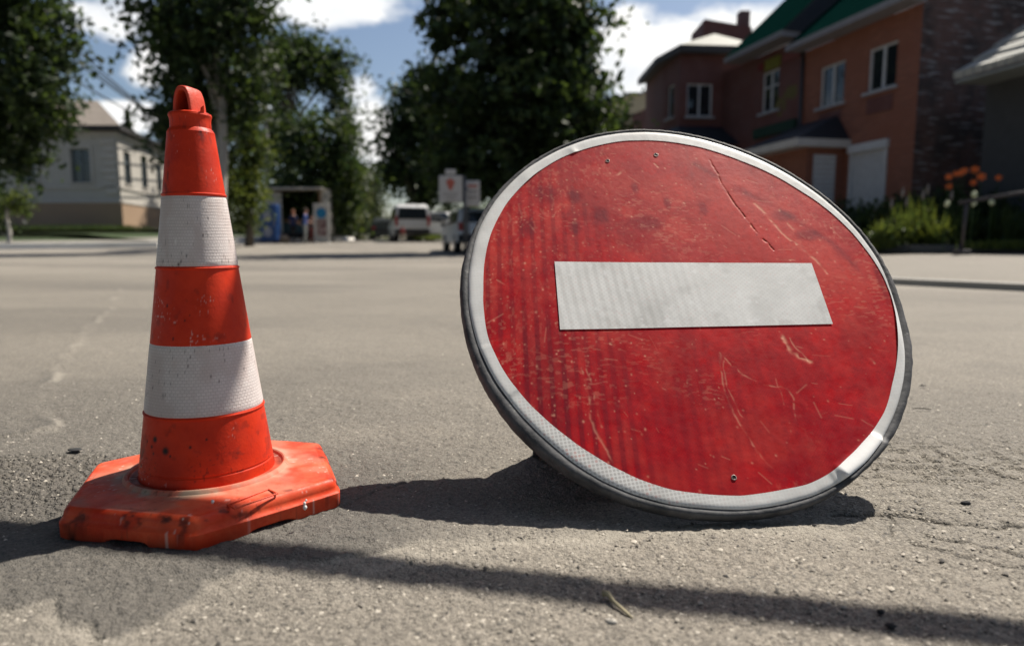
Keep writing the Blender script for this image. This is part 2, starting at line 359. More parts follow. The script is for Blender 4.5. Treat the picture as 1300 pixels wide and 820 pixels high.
def asphalt(name, base=(0.200, 0.181, 0.153), use_attr=True):
    m = NT(name); c = m.co()
    big = m.noise(1.1, 5, 0.6, c); mid = m.noise(11, 4, 0.6, c); fine = m.noise(420, 2, 0.6, c)
    col = m.mix(m.ramp(big, 0.3, 0.7), tuple(x * 0.86 for x in base), tuple(x * 1.12 for x in base))
    col = m.mix(m.ramp(mid, 0.35, 0.7), m.mix(0.22, col, (0.09, 0.085, 0.08)), col)
    v = m.n.new('ShaderNodeTexVoronoi'); v.inputs['Scale'].default_value = 165; m.t.links.new(c, v.inputs['Vector'])
    cell = m.n.new('ShaderNodeSeparateColor'); m.t.links.new(v.outputs['Color'], cell.inputs[0])
    stone = m.ramp(v.outputs['Distance'], 0.5, 0.22)
    v2 = m.n.new('ShaderNodeTexVoronoi'); v2.inputs['Scale'].default_value = 430; m.t.links.new(c, v2.inputs['Vector'])
    cell2 = m.n.new('ShaderNodeSeparateColor'); m.t.links.new(v2.outputs['Color'], cell2.inputs[0])
    shade = m.n.new('ShaderNodeValToRGB'); e = shade.color_ramp.elements
    e[0].position = 0; e[0].color = (0.035, 0.034, 0.034, 1); e[1].position = 1; e[1].color = (0.55, 0.505, 0.43, 1)
    k = shade.color_ramp.elements.new(0.6); k.color = (0.16, 0.145, 0.125, 1); k = shade.color_ramp.elements.new(0.88); k.color = (0.34, 0.31, 0.26, 1)
    m.t.links.new(cell.outputs[0], shade.inputs[0])
    grit = m.n.new('ShaderNodeValToRGB'); e = grit.color_ramp.elements
    e[0].position = 0; e[0].color = (0.05, 0.046, 0.042, 1); e[1].position = 1; e[1].color = (0.42, 0.38, 0.32, 1)
    m.t.links.new(cell2.outputs[0], grit.inputs[0])
    col = m.mix(0.45, col, grit.outputs[0])
    vis = m.math('MULTIPLY', stone, m.ramp(cell.outputs[1], 0.35, 0.75))
    if use_attr:
        a = m.attr('wear'); dust, tar, coarse = a[0], a[1], a[2]
        vis2 = m.math('MAXIMUM', m.math('MULTIPLY', vis, 0.8), m.math('MULTIPLY', stone, coarse))
        col = m.mix(coarse, col, m.mix(0.5, col, (0.13, 0.115, 0.095)))
        col = m.mix(vis2, col, shade.outputs[0])
        col = m.mix(m.math('MULTIPLY', tar, 0.62), col, (0.06, 0.058, 0.056))
        col = m.mix(m.math('MULTIPLY', dust, 0.75), col, m.mix(fine, (0.27, 0.245, 0.205), (0.38, 0.35, 0.3)))
        hs = m.math('MULTIPLY', stone, m.math('ADD', 0.35, coarse))
    else:
        col = m.mix(m.math('MULTIPLY', vis, 0.6), col, shade.outputs[0]); hs = m.math('MULTIPLY', stone, 0.35)
    h = m.math('ADD', m.math('MULTIPLY', hs, 0.8), m.math('ADD', m.math('MULTIPLY', m.ramp(v2.outputs['Distance'], 0.6, 0.1), 0.35), m.math('MULTIPLY', mid, 0.5)))
    m.bump(h, 0.0032, 0.8)
    return m.out(col, m.math('SUBTRACT', 0.9, m.math('MULTIPLY', vis, 0.25)), 0, 0.3)
MAT = {}
MAT['asphalt'] = asphalt('asphalt')
MAT['pave'] = asphalt('pavement_asphalt', (0.235, 0.215, 0.185), False)
build_ground()

# ------------------------------------------------------------------ the no-entry sign
SU, SV, SN = Vector((0.9975, 0.07, 0.002)), Vector((0.0448, -0.6167, -0.7859)), Vector((0.0538, -0.784, 0.6184))
SU.normalize(); SN = (SN - SU * SN.dot(SU)).normalized(); SUP = SN.cross(SU)      # local x, z, y of the sign
SC = Vector((0.2643, 1.0274, 0.2825))
INNER = [(4, .3135), (14, .311), (22, .3095), (31, .3077), (42, .3031), (52, .303), (62, .302), (75, .308), (88, .313), (102, .3182), (111, .3185), (122, .3201), (134, .3175), (145, .3157), (158, .3123), (168, .3093), (177, .3068), (187, .3089), (193, .3123), (205, .3116), (214, .309), (222, .3072), (229, .3067), (238, .3079), (247, .311), (254, .313), (262, .3123), (272, .3137), (281, .314), (290, .3186), (296, .3175), (303, .3131), (309, .3123), (319, .3127), (329, .3083), (341, .309), (348, .3105), (356, .314)]
OUTER = [(0, .3165), (9, .320), (25, .3215), (43, .322), (61, .324), (78, .331), (93, .3365), (109, .339), (125, .337), (147, .334), (159, .3325), (170, .3295), (180, .329), (191, .329), (204, .3285), (215, .327), (226, .3275), (234, .3305), (243, .3325), (254, .3317), (263, .33), (272, .331), (279, .3312), (290, .333), (300, .333), (309, .329), (320, .325), (335, .3215), (348, .318)]
SIL = [(9, .330), (25, .3305), (43, .330), (61, .333), (78, .339), (93, .3445), (109, .3475), (125, .345), (150, .342), (165, .3415), (178, .342), (188, .3415), (201, .3435), (215, .3455), (230, .346), (241, .345), (254, .3425), (269, .341), (281, .342), (290, .343), (306, .338), (318, .3385), (332, .335), (342, .3335), (354, .3305)]
def peri(tab, deg):                       # smooth periodic interpolation
    a = np.array([t[0] for t in tab], float); r = np.array([t[1] for t in tab]); o = np.argsort(a); a, r = a[o], r[o]
    g = np.arange(0, 360, 1.0); v = np.interp(g, np.r_[a[-1] - 360, a, a[0] + 360], np.r_[r[-1], r, r[0]])
    k = np.exp(-(np.arange(-9, 10) / 3.0) ** 2); k /= k.sum()
    v = np.convolve(np.r_[v[-9:], v, v[:9]], k, 'valid'); v = np.r_[v, v[0]]
    return np.interp(np.asarray(deg) % 360, np.arange(0, 361.0), v)
def dent(x, y):                           # gentle buckling of the sheet metal
    r = np.hypot(x, y); a = np.degrees(np.arctan2(y, x)) % 360
    z = 0.0035 * (fbm(x * 4 + 9, y * 4 + 3, 5, 2) - 0.5) * sstep(0.0, 0.1, r)
    z += 0.0035 * np.exp(-(((a - 307) / 13) ** 2)) * sstep(0.24, 0.33, r)       # bent lower right
    z -= 0.003 * np.exp(-((((a - 352 + 180) % 360 - 180) / 9) ** 2)) * sstep(0.27, 0.33, r)
    z += 0.0062 * sstep(0.308, 0.334, r) * sstep(296, 298, a) * sstep(313, 311, a)
    return z
def sign_mats():
    m = NT('red_sheeting'); a = m.attr('wear'); c = m.co()
    n1 = m.noise(14, 6, 0.65, c); n2 = m.noise(60, 4, 0.6, c); sp = m.noise(520, 2, 0.6, c)
    base = m.mix(m.ramp(n1, 0.32, 0.7), (0.37, 0.002, 0.010), (0.56, 0.005, 0.013))
    base = m.mix(m.ramp(sp, 0.35, 0.65, 0, 0.35), base, (0.34, 0.006, 0.018))
    hx = m.n.new('ShaderNodeTexVoronoi'); hx.inputs['Randomness'].default_value = 0.15; hx.inputs['Scale'].default_value = 330; m.t.links.new(m.co('Object', None, (0, 0, R(38))), hx.inputs['Vector'])
    base = m.mix(m.ramp(hx.outputs['Distance'], .25, .5, 0, .28), base, (0.22, 0.003, 0.010))
    base = m.mix(m.ramp(m.noise(7, 6, .7, c), .48, .66, 0, .55), base, (0.66, 0.010, 0.014))
    base = m.mix(m.math('MULTIPLY', a[0], 0.8), base, (0.60, 0.055, 0.042))
    base = m.mix(a[1], base, (0.20, 0.008, 0.018))
    base = m.mix(a[2], base, (0.86, 0.42, 0.28))
    m.bump(m.math('ADD', n2, m.math('MULTIPLY', a[2], 0.6)), 0.0006, 0.6)
    red = m.out(base, m.ramp(n2, 0.3, 0.7, 0.40, 0.6), 0, 0.10)
    def white(name, ang, dots):
        m = NT(name); c = m.co(); a = m.attr('wear')
        ck = m.n.new('ShaderNodeTexVoronoi'); ck.inputs['Randomness'].default_value = 0.0; ck.inputs['Scale'].default_value = 200
        mp = m.n.new('ShaderNodeMapping'); mp.inputs['Rotation'].default_value = (0, 0, R(ang)); m.t.links.new(c, mp.inputs[0]); m.t.links.new(mp.outputs[0], ck.inputs['Vector'])
        cell = m.ramp(ck.outputs['Distance'], 0.30, 0.46)
        n = m.noise(18, 5, 0.6, c)
        col = m.mix(m.ramp(n, 0.3, 0.7), (0.74, 0.735, 0.715), (0.85, 0.845, 0.825))
        rd = m.n.new('ShaderNodeSeparateColor'); m.t.links.new(ck.outputs['Color'], rd.inputs[0])
        dcol = m.mix(m.ramp(rd.outputs[0], 0.75, 0.9), (0.46, 0.44, 0.43), (0.60, 0.33, 0.31))
        col = m.mix(m.math('MULTIPLY', m.math('SUBTRACT', 1.0, cell), m.math('ADD', dots, m.math('MULTIPLY', a[0], 0.6))), col, dcol)
        col = m.mix(m.math('MULTIPLY', a[1], 0.8), col, (0.42, 0.41, 0.39))
        col = m.mix(a[2], col, (0.9, 0.9, 0.89))
        col = m.mix(m.ramp(m.noise(38, 6, 0.7, c), 0.62, 0.75, 0, 0.35), col, (0.5, 0.49, 0.46))
        m.bump(m.noise(70, 3, 0.6, c), 0.0005, 0.4)
        return m.out(col, 0.42, 0, 0.35)
    m = NT('weathered_steel'); c = m.co()
    n1 = m.noise(25, 6, 0.7, c); n2 = m.noise(130, 4, 0.6, c)
    st = m.mix(m.ramp(n1, 0.35, 0.65), (0.045, 0.047, 0.052), (0.11, 0.11, 0.115)); st = m.mix(m.ramp(m.noise(60, 5, 0.7, c), 0.62, 0.72), st, (0.05, 0.045, 0.045))
    st = m.mix(m.ramp(m.noise(45, 6, .75, c), .60, .70, 0, .7), st, (0.26, .255, .245)); st = m.mix(m.ramp(m.noise(32, 5, .7, m.co('Object', (1, 1, 3))), .64, .70, 0, .6), st, (.10, .05, .032))
    m.bump(n2, 0.0008, 0.8); steel = m.out(st, 0.65, 0.1, 0.3)
    return red, white('ring_sheeting', -6, 0.10), white('bar_sheeting', 50, 0.10), steel
def build_sign():
    red, wring, wbar, steel = sign_mats()
    rim_low = min((SC + SU * (peri(SIL, [d])[0] * math.cos(R(d))) + SUP * (peri(SIL, [d])[0] * math.sin(R(d))) - SN * .02 for d in range(0, 360, 2)), key=lambda p: p.z)
    base = Vector((rim_low.x, rim_low.y, 0.0))
    lift = 0.0012 - rim_low.z
    root = thing('no_entry_sign', 'battered round red no entry sign with a white bar leaning on the asphalt', 'road sign')
    root.matrix_world = Matrix.Translation(base) @ Matrix((SU, SUP, SN)).transposed().to_4x4()
    Rm = Matrix((SU, SUP, SN))             # world -> local
    off = Rm @ (SC + Vector((0, 0, lift)) - base)
    # --- red face: polar grid fine enough to carry scratches
    nr, na = 250, 1300
    th = np.linspace(0, 2 * np.pi, na, endpoint=False); s = np.linspace(0.004, 1, nr)
    ro = np.minimum(peri(INNER, np.degrees(th)) + 0.012, peri(OUTER, np.degrees(th)) - 0.002)
    r = s[:, None] * ro[None, :]; x = (r * np.cos(th)).ravel(); y = (r * np.sin(th)).ravel(); v = -y
    z = dent(x, y)
    fade = np.zeros(len(x)); dirt_shade = np.zeros(len(x)); scr = np.zeros(len(x))
    left = sstep(0.22, -0.18, x)
    wob = 0.004 * (fbm(x * 8, y * 3, 31, 3) - 0.5)
    stripe = 0.5 + 0.5 * np.sin((x + wob - 0.02 * y) / 0.0172 * 2 * np.pi + 1.0)
    sm = (0.20 + 0.8 * left) * (0.35 + 0.65 * fbm(x * 6, y * 6, 55, 3)); sm = sm * (0.45 + 0.55 * sstep(-0.30, 0.16, v)) * (0.55 + 0.45 * sstep(-0.02, -0.2, x)) * sstep(.25, .6, fbm(x * 14, y * 5, 57, 4))
    dirt_shade += 0.62 * sstep(0.5, 0.85, 1 - stripe) * sm * 1.25; fade += 0.30 * sstep(.55, .9, stripe) * sm
    top = sstep(0.05, -0.25, v)
    fade += 0.62 * sstep(0.42, 0.66, fbm(x * 7 + 4, y * 10, 61, 5)) * (0.25 + 0.75 * sstep(-0.25, 0.05, x) * sstep(0.12, -0.16, v)) + 0.20 * top
    fade += 0.35 * sstep(0.5, 0.7, fbm(x * 16, y * 16, 62, 4)) + 0.35 * np.exp(-((v - 0.29) / 0.022) ** 2) * sstep(0.35, 0.65, fbm(x * 25, y * 25, 64, 3))
    fade += 0.5 * np.exp(-(((x - 0.235) / 0.05) ** 2 + ((v + 0.02) / 0.13) ** 2)) * sstep(0.35, 0.62, fbm(x * 30, y * 30, 66, 4))
    dirt_shade += 0.45 * sstep(.52, .62, fbm(x * 8 + 2, y * 7 + 5, 67, 5)) * np.exp(-(((x + .18) / .12) ** 2 + ((v + .17) / .09) ** 2))
    scr += .16 * sstep(.60, .72, fbm(x * 120, y * 300, 87, 2)) * sstep(.5, .7, fbm(x * 6, y * 8, 88, 3)) + .12 * sstep(.62, .74, fbm(x * 260, y * 160, 89, 2)) * sstep(.45, .7, fbm(x * 8 + 3, y * 8, 90, 3))
    dirt_shade += 0.55 * sstep(0.55, 0.72, fbm(x * 9 + 7, y * 9 + 2, 68, 4)) * (0.35 + 0.65 * sstep(-0.05, 0.3, v)) + 0.12 * sstep(0.0, 0.3, v)
    dirt_shade += .55 * np.exp(-(((x - .306) / .006) ** 2 + ((v + .018) / .034) ** 2) ** 2)  # dark wedge: shade under the lifted ring edge painted into the red
    fade += .38 * sstep(.5, .66, fbm(x * 30 + 5, y * 22, 75, 5)) * sstep(.35, .6, fbm(x * 4, y * 4, 76, 3))
    grain = fbm(x * 260, y * 260, 70, 2); dirt_shade += 0.18 * sstep(0.55, 0.8, grain)
    fade += 0.35 * np.exp(-((v - 0.205 - 0.04 * np.sin(x * 9)) / 0.012) ** 2) * sstep(0.45, 0.6, fbm(x * 30, y * 40, 72, 3)) * sstep(-0.05, 0.02, x) * sstep(0.1, 0.0, x)
    # drops of darker clean red
    for cx, cv, a, b in ((-0.052, -0.205, .006, .011), (-0.003, -0.172, .006, .013), (0.055, -0.16, .007, .014), (-0.155, -0.185, .012, .014), (-0.2, -0.19, .02, .022), (-0.115, -0.145, .012, .018), (-0.16, -0.12, .010, .014), (-0.235, -0.12, .012, .02), (0.215, -0.105, .02, .012), (0.185, -0.145, .02, .012), (-0.045, -0.13, .03, .016)):
        k = np.exp(-(((x - cx) / a) ** 2 + ((v - cv) / b) ** 2) ** 2); dirt_shade += 0.5 * k; fade *= 1 - 0.85 * k
    # long dark crease along the upper right
    d, _ = dpoly(x, v, [(0.06, -0.26), (0.12, -0.205), (0.19, -0.15), (0.25, -0.09), (0.285, -0.02)])
    dirt_shade += 0.5 * np.exp(-(d / 0.006) ** 2) * sstep(0.3, 0.6, fbm(x * 20, y * 20, 80, 3)); fade += 0.4 * np.exp(-((d - 0.016) / 0.012) ** 2) * sstep(0.35, 0.65, fbm(x * 24, y * 24, 81, 3))
    jx = x + 0.010 * (fbm(x * 34, y * 34, 82, 4) - 0.5); jv = v + 0.010 * (fbm(x * 34, y * 34, 83, 4) - 0.5)
    def line(pts, w, a, dash=0.0, groove=0.0):
        nonlocal scr, z, dirt_shade
        d, _ = dpoly(jx, jv, pts); k = np.exp(-(d / w) ** 2)
        if dash: k = k * sstep(dash, dash + 0.12, fbm(x * 70, y * 70, int(abs(pts[0][0]) * 999), 2))
        k = k * (.15 + .85 * sstep(.35, .6, fbm(x * 90, y * 90, 47, 2)))
        scr += .72 * a * k; z -= groove * k
    line([(0.090, -0.270), (0.098, -0.215), (0.112, -0.165), (0.135, -0.105), (0.150, -0.075)], 0.0013, 0.42, 0.2, 0.0008)
    d, _ = dpoly(jx + 0.002, jv, [(0.090, -0.270), (0.098, -0.215), (0.112, -0.165), (0.135, -0.105)]); dirt_shade += 0.35 * np.exp(-(d / 0.0013) ** 2)
    line([(0.142, -0.174), (0.152, -0.160), (0.181, -0.101), (0.222, -0.039), (0.226, -0.03)], 0.0022, 0.85, 0.18)
    line([(-0.174, 0.125), (-0.170, 0.193), (-0.150, 0.265)], 0.0014, 0.45, 0.25); line([(-0.168, 0.128), (-0.163, 0.180), (-0.155, 0.215)], 0.0012, 0.4, 0.3)
    line([(0.026, 0.109), (0.020, 0.173), (0.045, 0.2535), (0.062, 0.28)], 0.0013, 0.5, 0.22); line([(0.030, 0.112), (0.026, 0.165), (0.040, 0.21)], 0.001, 0.4, 0.3)
    line([(0.031, 0.118), (0.052, 0.145), (0.079, 0.1586), (0.111, 0.1653), (0.116, 0.18), (0.112, 0.21)], 0.0014, 0.5, 0.2)
    line([(-0.02, 0.155), (0.01, 0.168), (0.022, 0.176)], 0.001, 0.35, 0.25); line([(0.085, 0.085), (0.098, 0.135), (0.100, 0.24)], 0.0008, 0.35, 0.42)
    line([(-0.095, -0.29), (-0.09, -0.275), (-0.08, -0.255)], 0.0012, 0.5, 0.2); line([(-0.1, -0.285), (-0.093, -0.265)], 0.0018, 0.8, 0.15)
    line([(-0.078, -0.232), (-0.066, -0.245)], 0.0022, 0.8, 0.3); line([(-0.01, -0.262), (-0.006, -0.252)], 0.0014, 0.8)
    line([(0.125, 0.085), (0.129, 0.105), (0.140, 0.118), (0.155, 0.126)], 0.0032, 1.0, 0.30); line([(0.135, 0.075), (0.139, 0.10), (0.15, 0.125)], 0.0012, 0.6, 0.3)
    line([(0.15, -0.0555), (0.19, -0.0545)], 0.0014, 0.8, 0.25); line([(-0.285, -0.02), (-0.27, -0.01)], 0.001, 0.6, 0.2); line([(-0.255, 0.098), (-0.23, 0.102), (-0.205, 0.118)], 0.0009, 0.6, 0.2)
    line([(0.245, 0.12), (0.247, 0.128)], 0.0016, 0.9); line([(0.19, -0.13), (0.196, -0.118)], 0.0018, 0.6, 0.2)
    for _ in range(70):                  # hairline nicks
        a = RNG.uniform(0, 2 * np.pi); rr = 0.31 * math.sqrt(RNG.uniform(0, 1)); cx, cv = rr * math.cos(a), rr * math.sin(a)
        t = RNG.uniform(0, np.pi) if RNG.uniform() < .5 else 0.3 + RNG.normal() * .25; L = RNG.uniform(0.002, 0.014)
        m = (np.abs(x - cx) < 0.02) & (np.abs(v - cv) < 0.02)
        d, _ = dpoly(x[m], v[m], [(cx - L * math.cos(t), cv - L * math.sin(t)), (cx + L * math.cos(t), cv + L * math.sin(t))])
        scr[m] += RNG.uniform(0.06, 0.28) * np.exp(-(d / RNG.uniform(0.0006, 0.0011)) ** 2)
    for _ in range(620):                  # pin-head chips, thicker on the left
        a = RNG.uniform(0, 2 * np.pi); rr = 0.31 * math.sqrt(RNG.uniform(0, 1)); cx, cv = rr * math.cos(a), rr * math.sin(a)
        if RNG.uniform() > (0.35 + 0.65 * (cx < -0.08) + 0.3 * (cv < -0.1)): continue
        m = (np.abs(x - cx) < 0.008) & (np.abs(v - cv) < 0.008); w = RNG.uniform(0.0006, 0.0016)
        scr[m] += RNG.uniform(0.2, 0.65) * np.exp(-(((x[m] - cx) / w) ** 2 + ((v[m] - cv) / (w * RNG.uniform(0.7, 1.5))) ** 2))
    wear = np.clip(np.stack([fade, dirt_shade, scr], 1), 0, 1)
    V = np.stack([x, y, z], 1); Q = grid_quads(nr, na, True)
    np_mesh('face', V, Q, red, root, True, {'wear': wear}, off)
    # --- white ring
    nrr = 16; s = np.linspace(0, 1, nrr); ri = peri(INNER, np.degrees(th)); r1 = peri(OUTER, np.degrees(th))
    deg = np.degrees(th)
    r = ri[None] + s[:, None] * (r1 - ri)[None]; r = r + 0.0006 * (vnoise(np.degrees(th) / 4, np.zeros(na), 3) - 0.5)[None]
    x = (r * np.cos(th)).ravel(); y = (r * np.sin(th)).ravel(); A = np.broadcast_to(deg, r.shape).ravel(); S = np.broadcast_to(s[:, None], r.shape).ravel()
    z = dent(x, y) + 0.0007 - 0.0018 * S ** 8
    z += 0.0009 * sstep(294, 296, A) * sstep(312, 311, A) + 0.0006 * sstep(196, 197.5, A) * sstep(212, 211, A)      # patches laid over the ring
    z += 0.0012 * np.exp(-((A - 117) / 1.2) ** 2) * (1 - S) + 0.001 * np.exp(-((A - 135) / 4) ** 2)
    z += 0.0022 * np.exp(-(((A - 346 + 180) % 360 - 180) / 8) ** 2) * (1 - S)
    dots = np.exp(-(((A - 240) / 24) ** 2) ** 1.5); dots *= 1 - 0.7 * sstep(196, 198, A) * sstep(213, 211, A)
    dirty = 0.30 * sstep(0.5, 0.75, fbm(x * 16, y * 16, 91, 4)) + 0.55 * np.exp(-((A - 262) / 5) ** 2) * sstep(0.5, 0.9, S) + 0.25 * sstep(0.85, 1.0, S) + 0.3 * sstep(312, 314, A) * sstep(330, 316, A)
    dirty += 0.5 * np.exp(-((A - 212) / 0.5) ** 2) + 0.4 * np.exp(-((A - 291) / 0.8) ** 2) * S + 0.5 * np.exp(-((A - 295) / 0.5) ** 2)
    dirty += 0.22 * (0.5 + 0.5 * np.sin(A * 1.9)) * sstep(150, 60, A)
    bright = sstep(297, 298, A) * sstep(312.5, 311.5, A) * 1.0
    V = np.stack([x, y, z], 1)
    np_mesh('border_ring', V, grid_quads(nrr, na, True), wring, root, True, {'wear': np.clip(np.stack([dots, dirty, bright], 1), 0, 1)}, off)
    # --- white bar
    cn = np.array([(-0.1977, 0.0531), (0.2047, 0.0481), (0.2059, -0.0627), (-0.1991, -0.0671)])
    nu, nv = 330, 90; a = np.linspace(0, 1, nu)[None]; b = np.linspace(0, 1, nv)[:, None]
    xy = (1 - a)[..., None] * (1 - b)[..., None] * cn[0] + a[..., None] * (1 - b)[..., None] * cn[1] + a[..., None] * b[..., None] * cn[2] + (1 - a)[..., None] * b[..., None] * cn[3]
    x, y = xy[..., 0].ravel(), xy[..., 1].ravel(); z = dent(x, y) + 0.0009
    st = 0.5 + 0.5 * np.sin((x + 0.10 * y + 0.004 * fbm(x * 5, y * 9, 12, 3)) / 0.0135 * 2 * np.pi)
    dirty = 0.32 * sstep(0.35, 0.8, st) * sstep(0.2, 0.6, fbm(x * 7, y * 5, 14, 3)) + 0.35 * sstep(0.55, 0.75, fbm(x * 30, y * 30, 16, 5))
    sc_ = np.zeros(len(x)); sc_ += 0.5 * sstep(0.70, 0.78, fbm(x * 90, y * 90, 19, 4)) + 0.2 * sstep(0.52, 0.70, fbm(x * 12, y * 16, 20, 5))
    np_mesh('white_bar', np.stack([x, y, z], 1), grid_quads(nv, nu)[:, ::-1], wbar, root, True, {'wear': np.clip(np.stack([0.12 + 0 * x, dirty, sc_], 1), 0, 1)}, off)
    # --- folded rim and back plate
    na2 = 720; th = np.linspace(0, 2 * np.pi, na2, endpoint=False); dg = np.degrees(th); ro = peri(OUTER, dg); rs = peri(SIL, dg)
    prof = [(-0.0045, -0.0014, 0), (0.0003, -0.0016, 0), (0.0008, -0.0016, 0), (0.15, -0.0004, 1), (0.62, 0.0004, 1), (0.86, -0.0022, 1), (0.98, -0.0062, 1), (1.0, -0.0100, 1), (0.99, -0.0165, 1), (0.92, -0.0192, 1), (0.75, -0.0200, 1), (0.5, -0.0185, 1), (0.1, -0.0180, 1)]
    rows = []
    ruff = 0.0016 * (fbm(dg / 1.6, dg * 0, 41, 4) - 0.5)
    for q, zz, mode in prof:
        rr = ro + q + 0 * rs if mode == 0 else ro + 0.002 + q * np.maximum(rs - ro - 0.002, 0.003)
        rr = rr + (ruff if mode else 0)
        xx, yy = rr * np.cos(th), rr * np.sin(th); rows.append(np.stack([xx, yy, dent(xx, yy) + zz], 1))
    np_mesh('rim', np.concatenate(rows), grid_quads(len(prof), na2, True), steel, root, True, None, off)
    rb = ro - 0.004; nb = 8; rows = [np.stack([rb * q * np.cos(th), rb * q * np.sin(th), dent(rb * q * np.cos(th), rb * q * np.sin(th)) - 0.0034], 1) for q in np.linspace(1, 0.02, nb)]
    np_mesh('back_plate', np.concatenate(rows), grid_quads(nb, na2, True), steel, root, True, None, off)
    # --- bolt holes: dark bore with a bright bare-metal lip
    dark = plain('hole_dark', (0.012, 0.011, 0.011), 0.8); bare = plain('bare_metal', (0.45, 0.38, 0.35), 0.4, metal=0.3)
    for hx, hv, hr in ((-0.0048, -0.280, 0.0030), (-0.0905, -0.2655, 0.0026), (0.0073, 0.2899, 0.0026)):
        zz = float(dent(np.array([hx]), np.array([-hv]))[0])
        lip = MB().lathe([(hr, 0.0004), (hr * 1.1, 0.0008), (hr * 1.3, 0.0006), (hr * 1.4, 0.0)], 20, (hx, -hv, zz + 0.0002)).build('hole_lip', bare, root, True, off)
        MB().lathe([(0.0001, 0.0005), (hr * 1.05, 0.0005)], 20, (hx, -hv, zz)).build('bolt_hole', dark, lip, False)
    # --- prop stand behind the plate
    Wl = lambda p: Rm @ (Vector(p) - base)
    pl = lambda u, w, d=-0.030: off + Vector((u, w, d))
    def strut(name, A, B, w, t):
        A, B = Vector(A), Vector(B); d = (B - A).normalized(); s_ = d.cross(Rm @ Vector((0, 1, 0.2))).normalized(); q = d.cross(s_)
        vs = [A - s_ * w - q * t, A + s_ * w - q * t, A + s_ * w + q * t, A - s_ * w + q * t, B - s_ * w - q * t, B + s_ * w - q * t, B + s_ * w + q * t, B - s_ * w + q * t]
        return MB().hexa(vs).build(name, steel, root)
    FL, FR = Vector((0.050, 1.105, 0.0)), Vector((0.545, 1.165, 0.0))
    strut('prop_leg', pl(-0.19, 0.02), Wl(FL), 0.016, 0.004)
    strut('prop_leg', pl(0.19, 0.02), Wl(FR), 0.016, 0.004)
    strut('cross_bar', pl(-0.21, 0.02, -0.030), pl(0.21, 0.02, -0.030), 0.014, 0.005)
    a, b, c_ = Wl(FL), pl(-0.19, 0.02, -.03), Wl(Vector((0.175, 0.915, 0.004)))
    g = Rm @ Vector((0.004, 0.004, 0))
    m = MB(); q = [a - g, c_ - g, b - g]; q2 = [a + g, c_ + g, b + g]
    m.add(q + q2, [(0, 1, 2), (5, 4, 3), (0, 3, 4, 1), (1, 4, 5, 2), (2, 5, 3, 0)]); m.build('foot_plate', steel, root)
    return root
build_sign()

# ------------------------------------------------------------------ the traffic cone
CONE = Vector((-0.418, 0.915, 0))
def cone_mats():
    def orange(name, wearattr, dusty):
        m = NT(name); c = m.co(); n1 = m.noise(16, 6, 0.65, c); n2 = m.noise(55, 5, 0.65, c); n3 = m.noise(230, 3, 0.6, c)
        col = m.mix(m.ramp(n1, 0.3, 0.7), (0.50, 0.026, 0.007), (0.68, 0.042, 0.009))
        col = m.mix(m.ramp(n2, 0.56, 0.72, 0, 0.3), col, (0.42, 0.024, 0.010))
        if dusty:
            geo = m.n.new('ShaderNodeNewGeometry'); sp = m.n.new('ShaderNodeSeparateXYZ'); m.t.links.new(geo.outputs['Normal'], sp.inputs[0])
            a = m.attr('wear'); col = m.mix(m.math('MULTIPLY', m.ramp(m.noise(22, 5, 0.7, c), 0.30, 0.72), 0.40), col, (0.80, 0.20, 0.085))
            col = m.mix(a[0], col, (0.40, 0.29, 0.21))
        a = m.attr('wear')
        col = m.mix(a[1], col, (0.022, 0.013, 0.012))
        col = m.mix(a[2], col, (0.72, 0.68, 0.62))
        m.bump(m.math('ADD', n2, m.math('MULTIPLY', n3, 0.5)), 0.0009, 0.5)
        return m.out(col, m.ramp(n2, 0.3, 0.7, 0.42, 0.62) , 0, 0.22)
    m = NT('retro_band'); c = m.co(); n1 = m.noise(20, 5, 0.65, c); a = m.attr('wear')
    br = m.n.new('ShaderNodeTexBrick'); m.t.links.new(m.attr_vec('uvw'), br.inputs['Vector'])
    br.inputs['Scale'].default_value = 1.0; br.inputs['Brick Width'].default_value = 0.0052; br.inputs['Row Height'].default_value = 0.0040; br.inputs['Mortar Size'].default_value = 0.0006; br.inputs['Mortar Smooth'].default_value = 0.5
    br.inputs['Color1'].default_value = (0.70, 0.64, 0.62, 1); br.inputs['Color2'].default_value = (0.60, 0.545, 0.53, 1); br.inputs['Mortar'].default_value = (0.40, 0.345, 0.34, 1)
    base = m.mix(m.ramp(n1, 0.3, 0.7), (0.64, 0.58, 0.56), (0.76, 0.71, 0.69))
    col = m.mix(0.45, base, br.outputs[0])
    col = m.mix(a[0], col, (0.55, 0.46, 0.43)); col = m.mix(a[1], col, (0.03, 0.02, 0.018)); col = m.mix(a[2], col, (0.84, 0.82, 0.80))
    m.bump(m.math('ADD', br.outputs['Fac'], m.noise(90, 4, 0.6, c)), 0.0006, 0.6)
    band = m.out(col, 0.5, 0, 0.35)
    return orange('orange_plastic', 0, False), orange('orange_rubber', 0, True), band
def _attr_vec(s, name):
    nd = s.n.new('ShaderNodeAttribute'); nd.attribute_name = name; return nd.outputs['Vector']
NT.attr_vec = _attr_vec
BODY_R = [(0.040, .0905), (0.115, .0817), (0.195, .0716), (0.290, .0592), (0.385, .0470), (0.4615, .0362)]
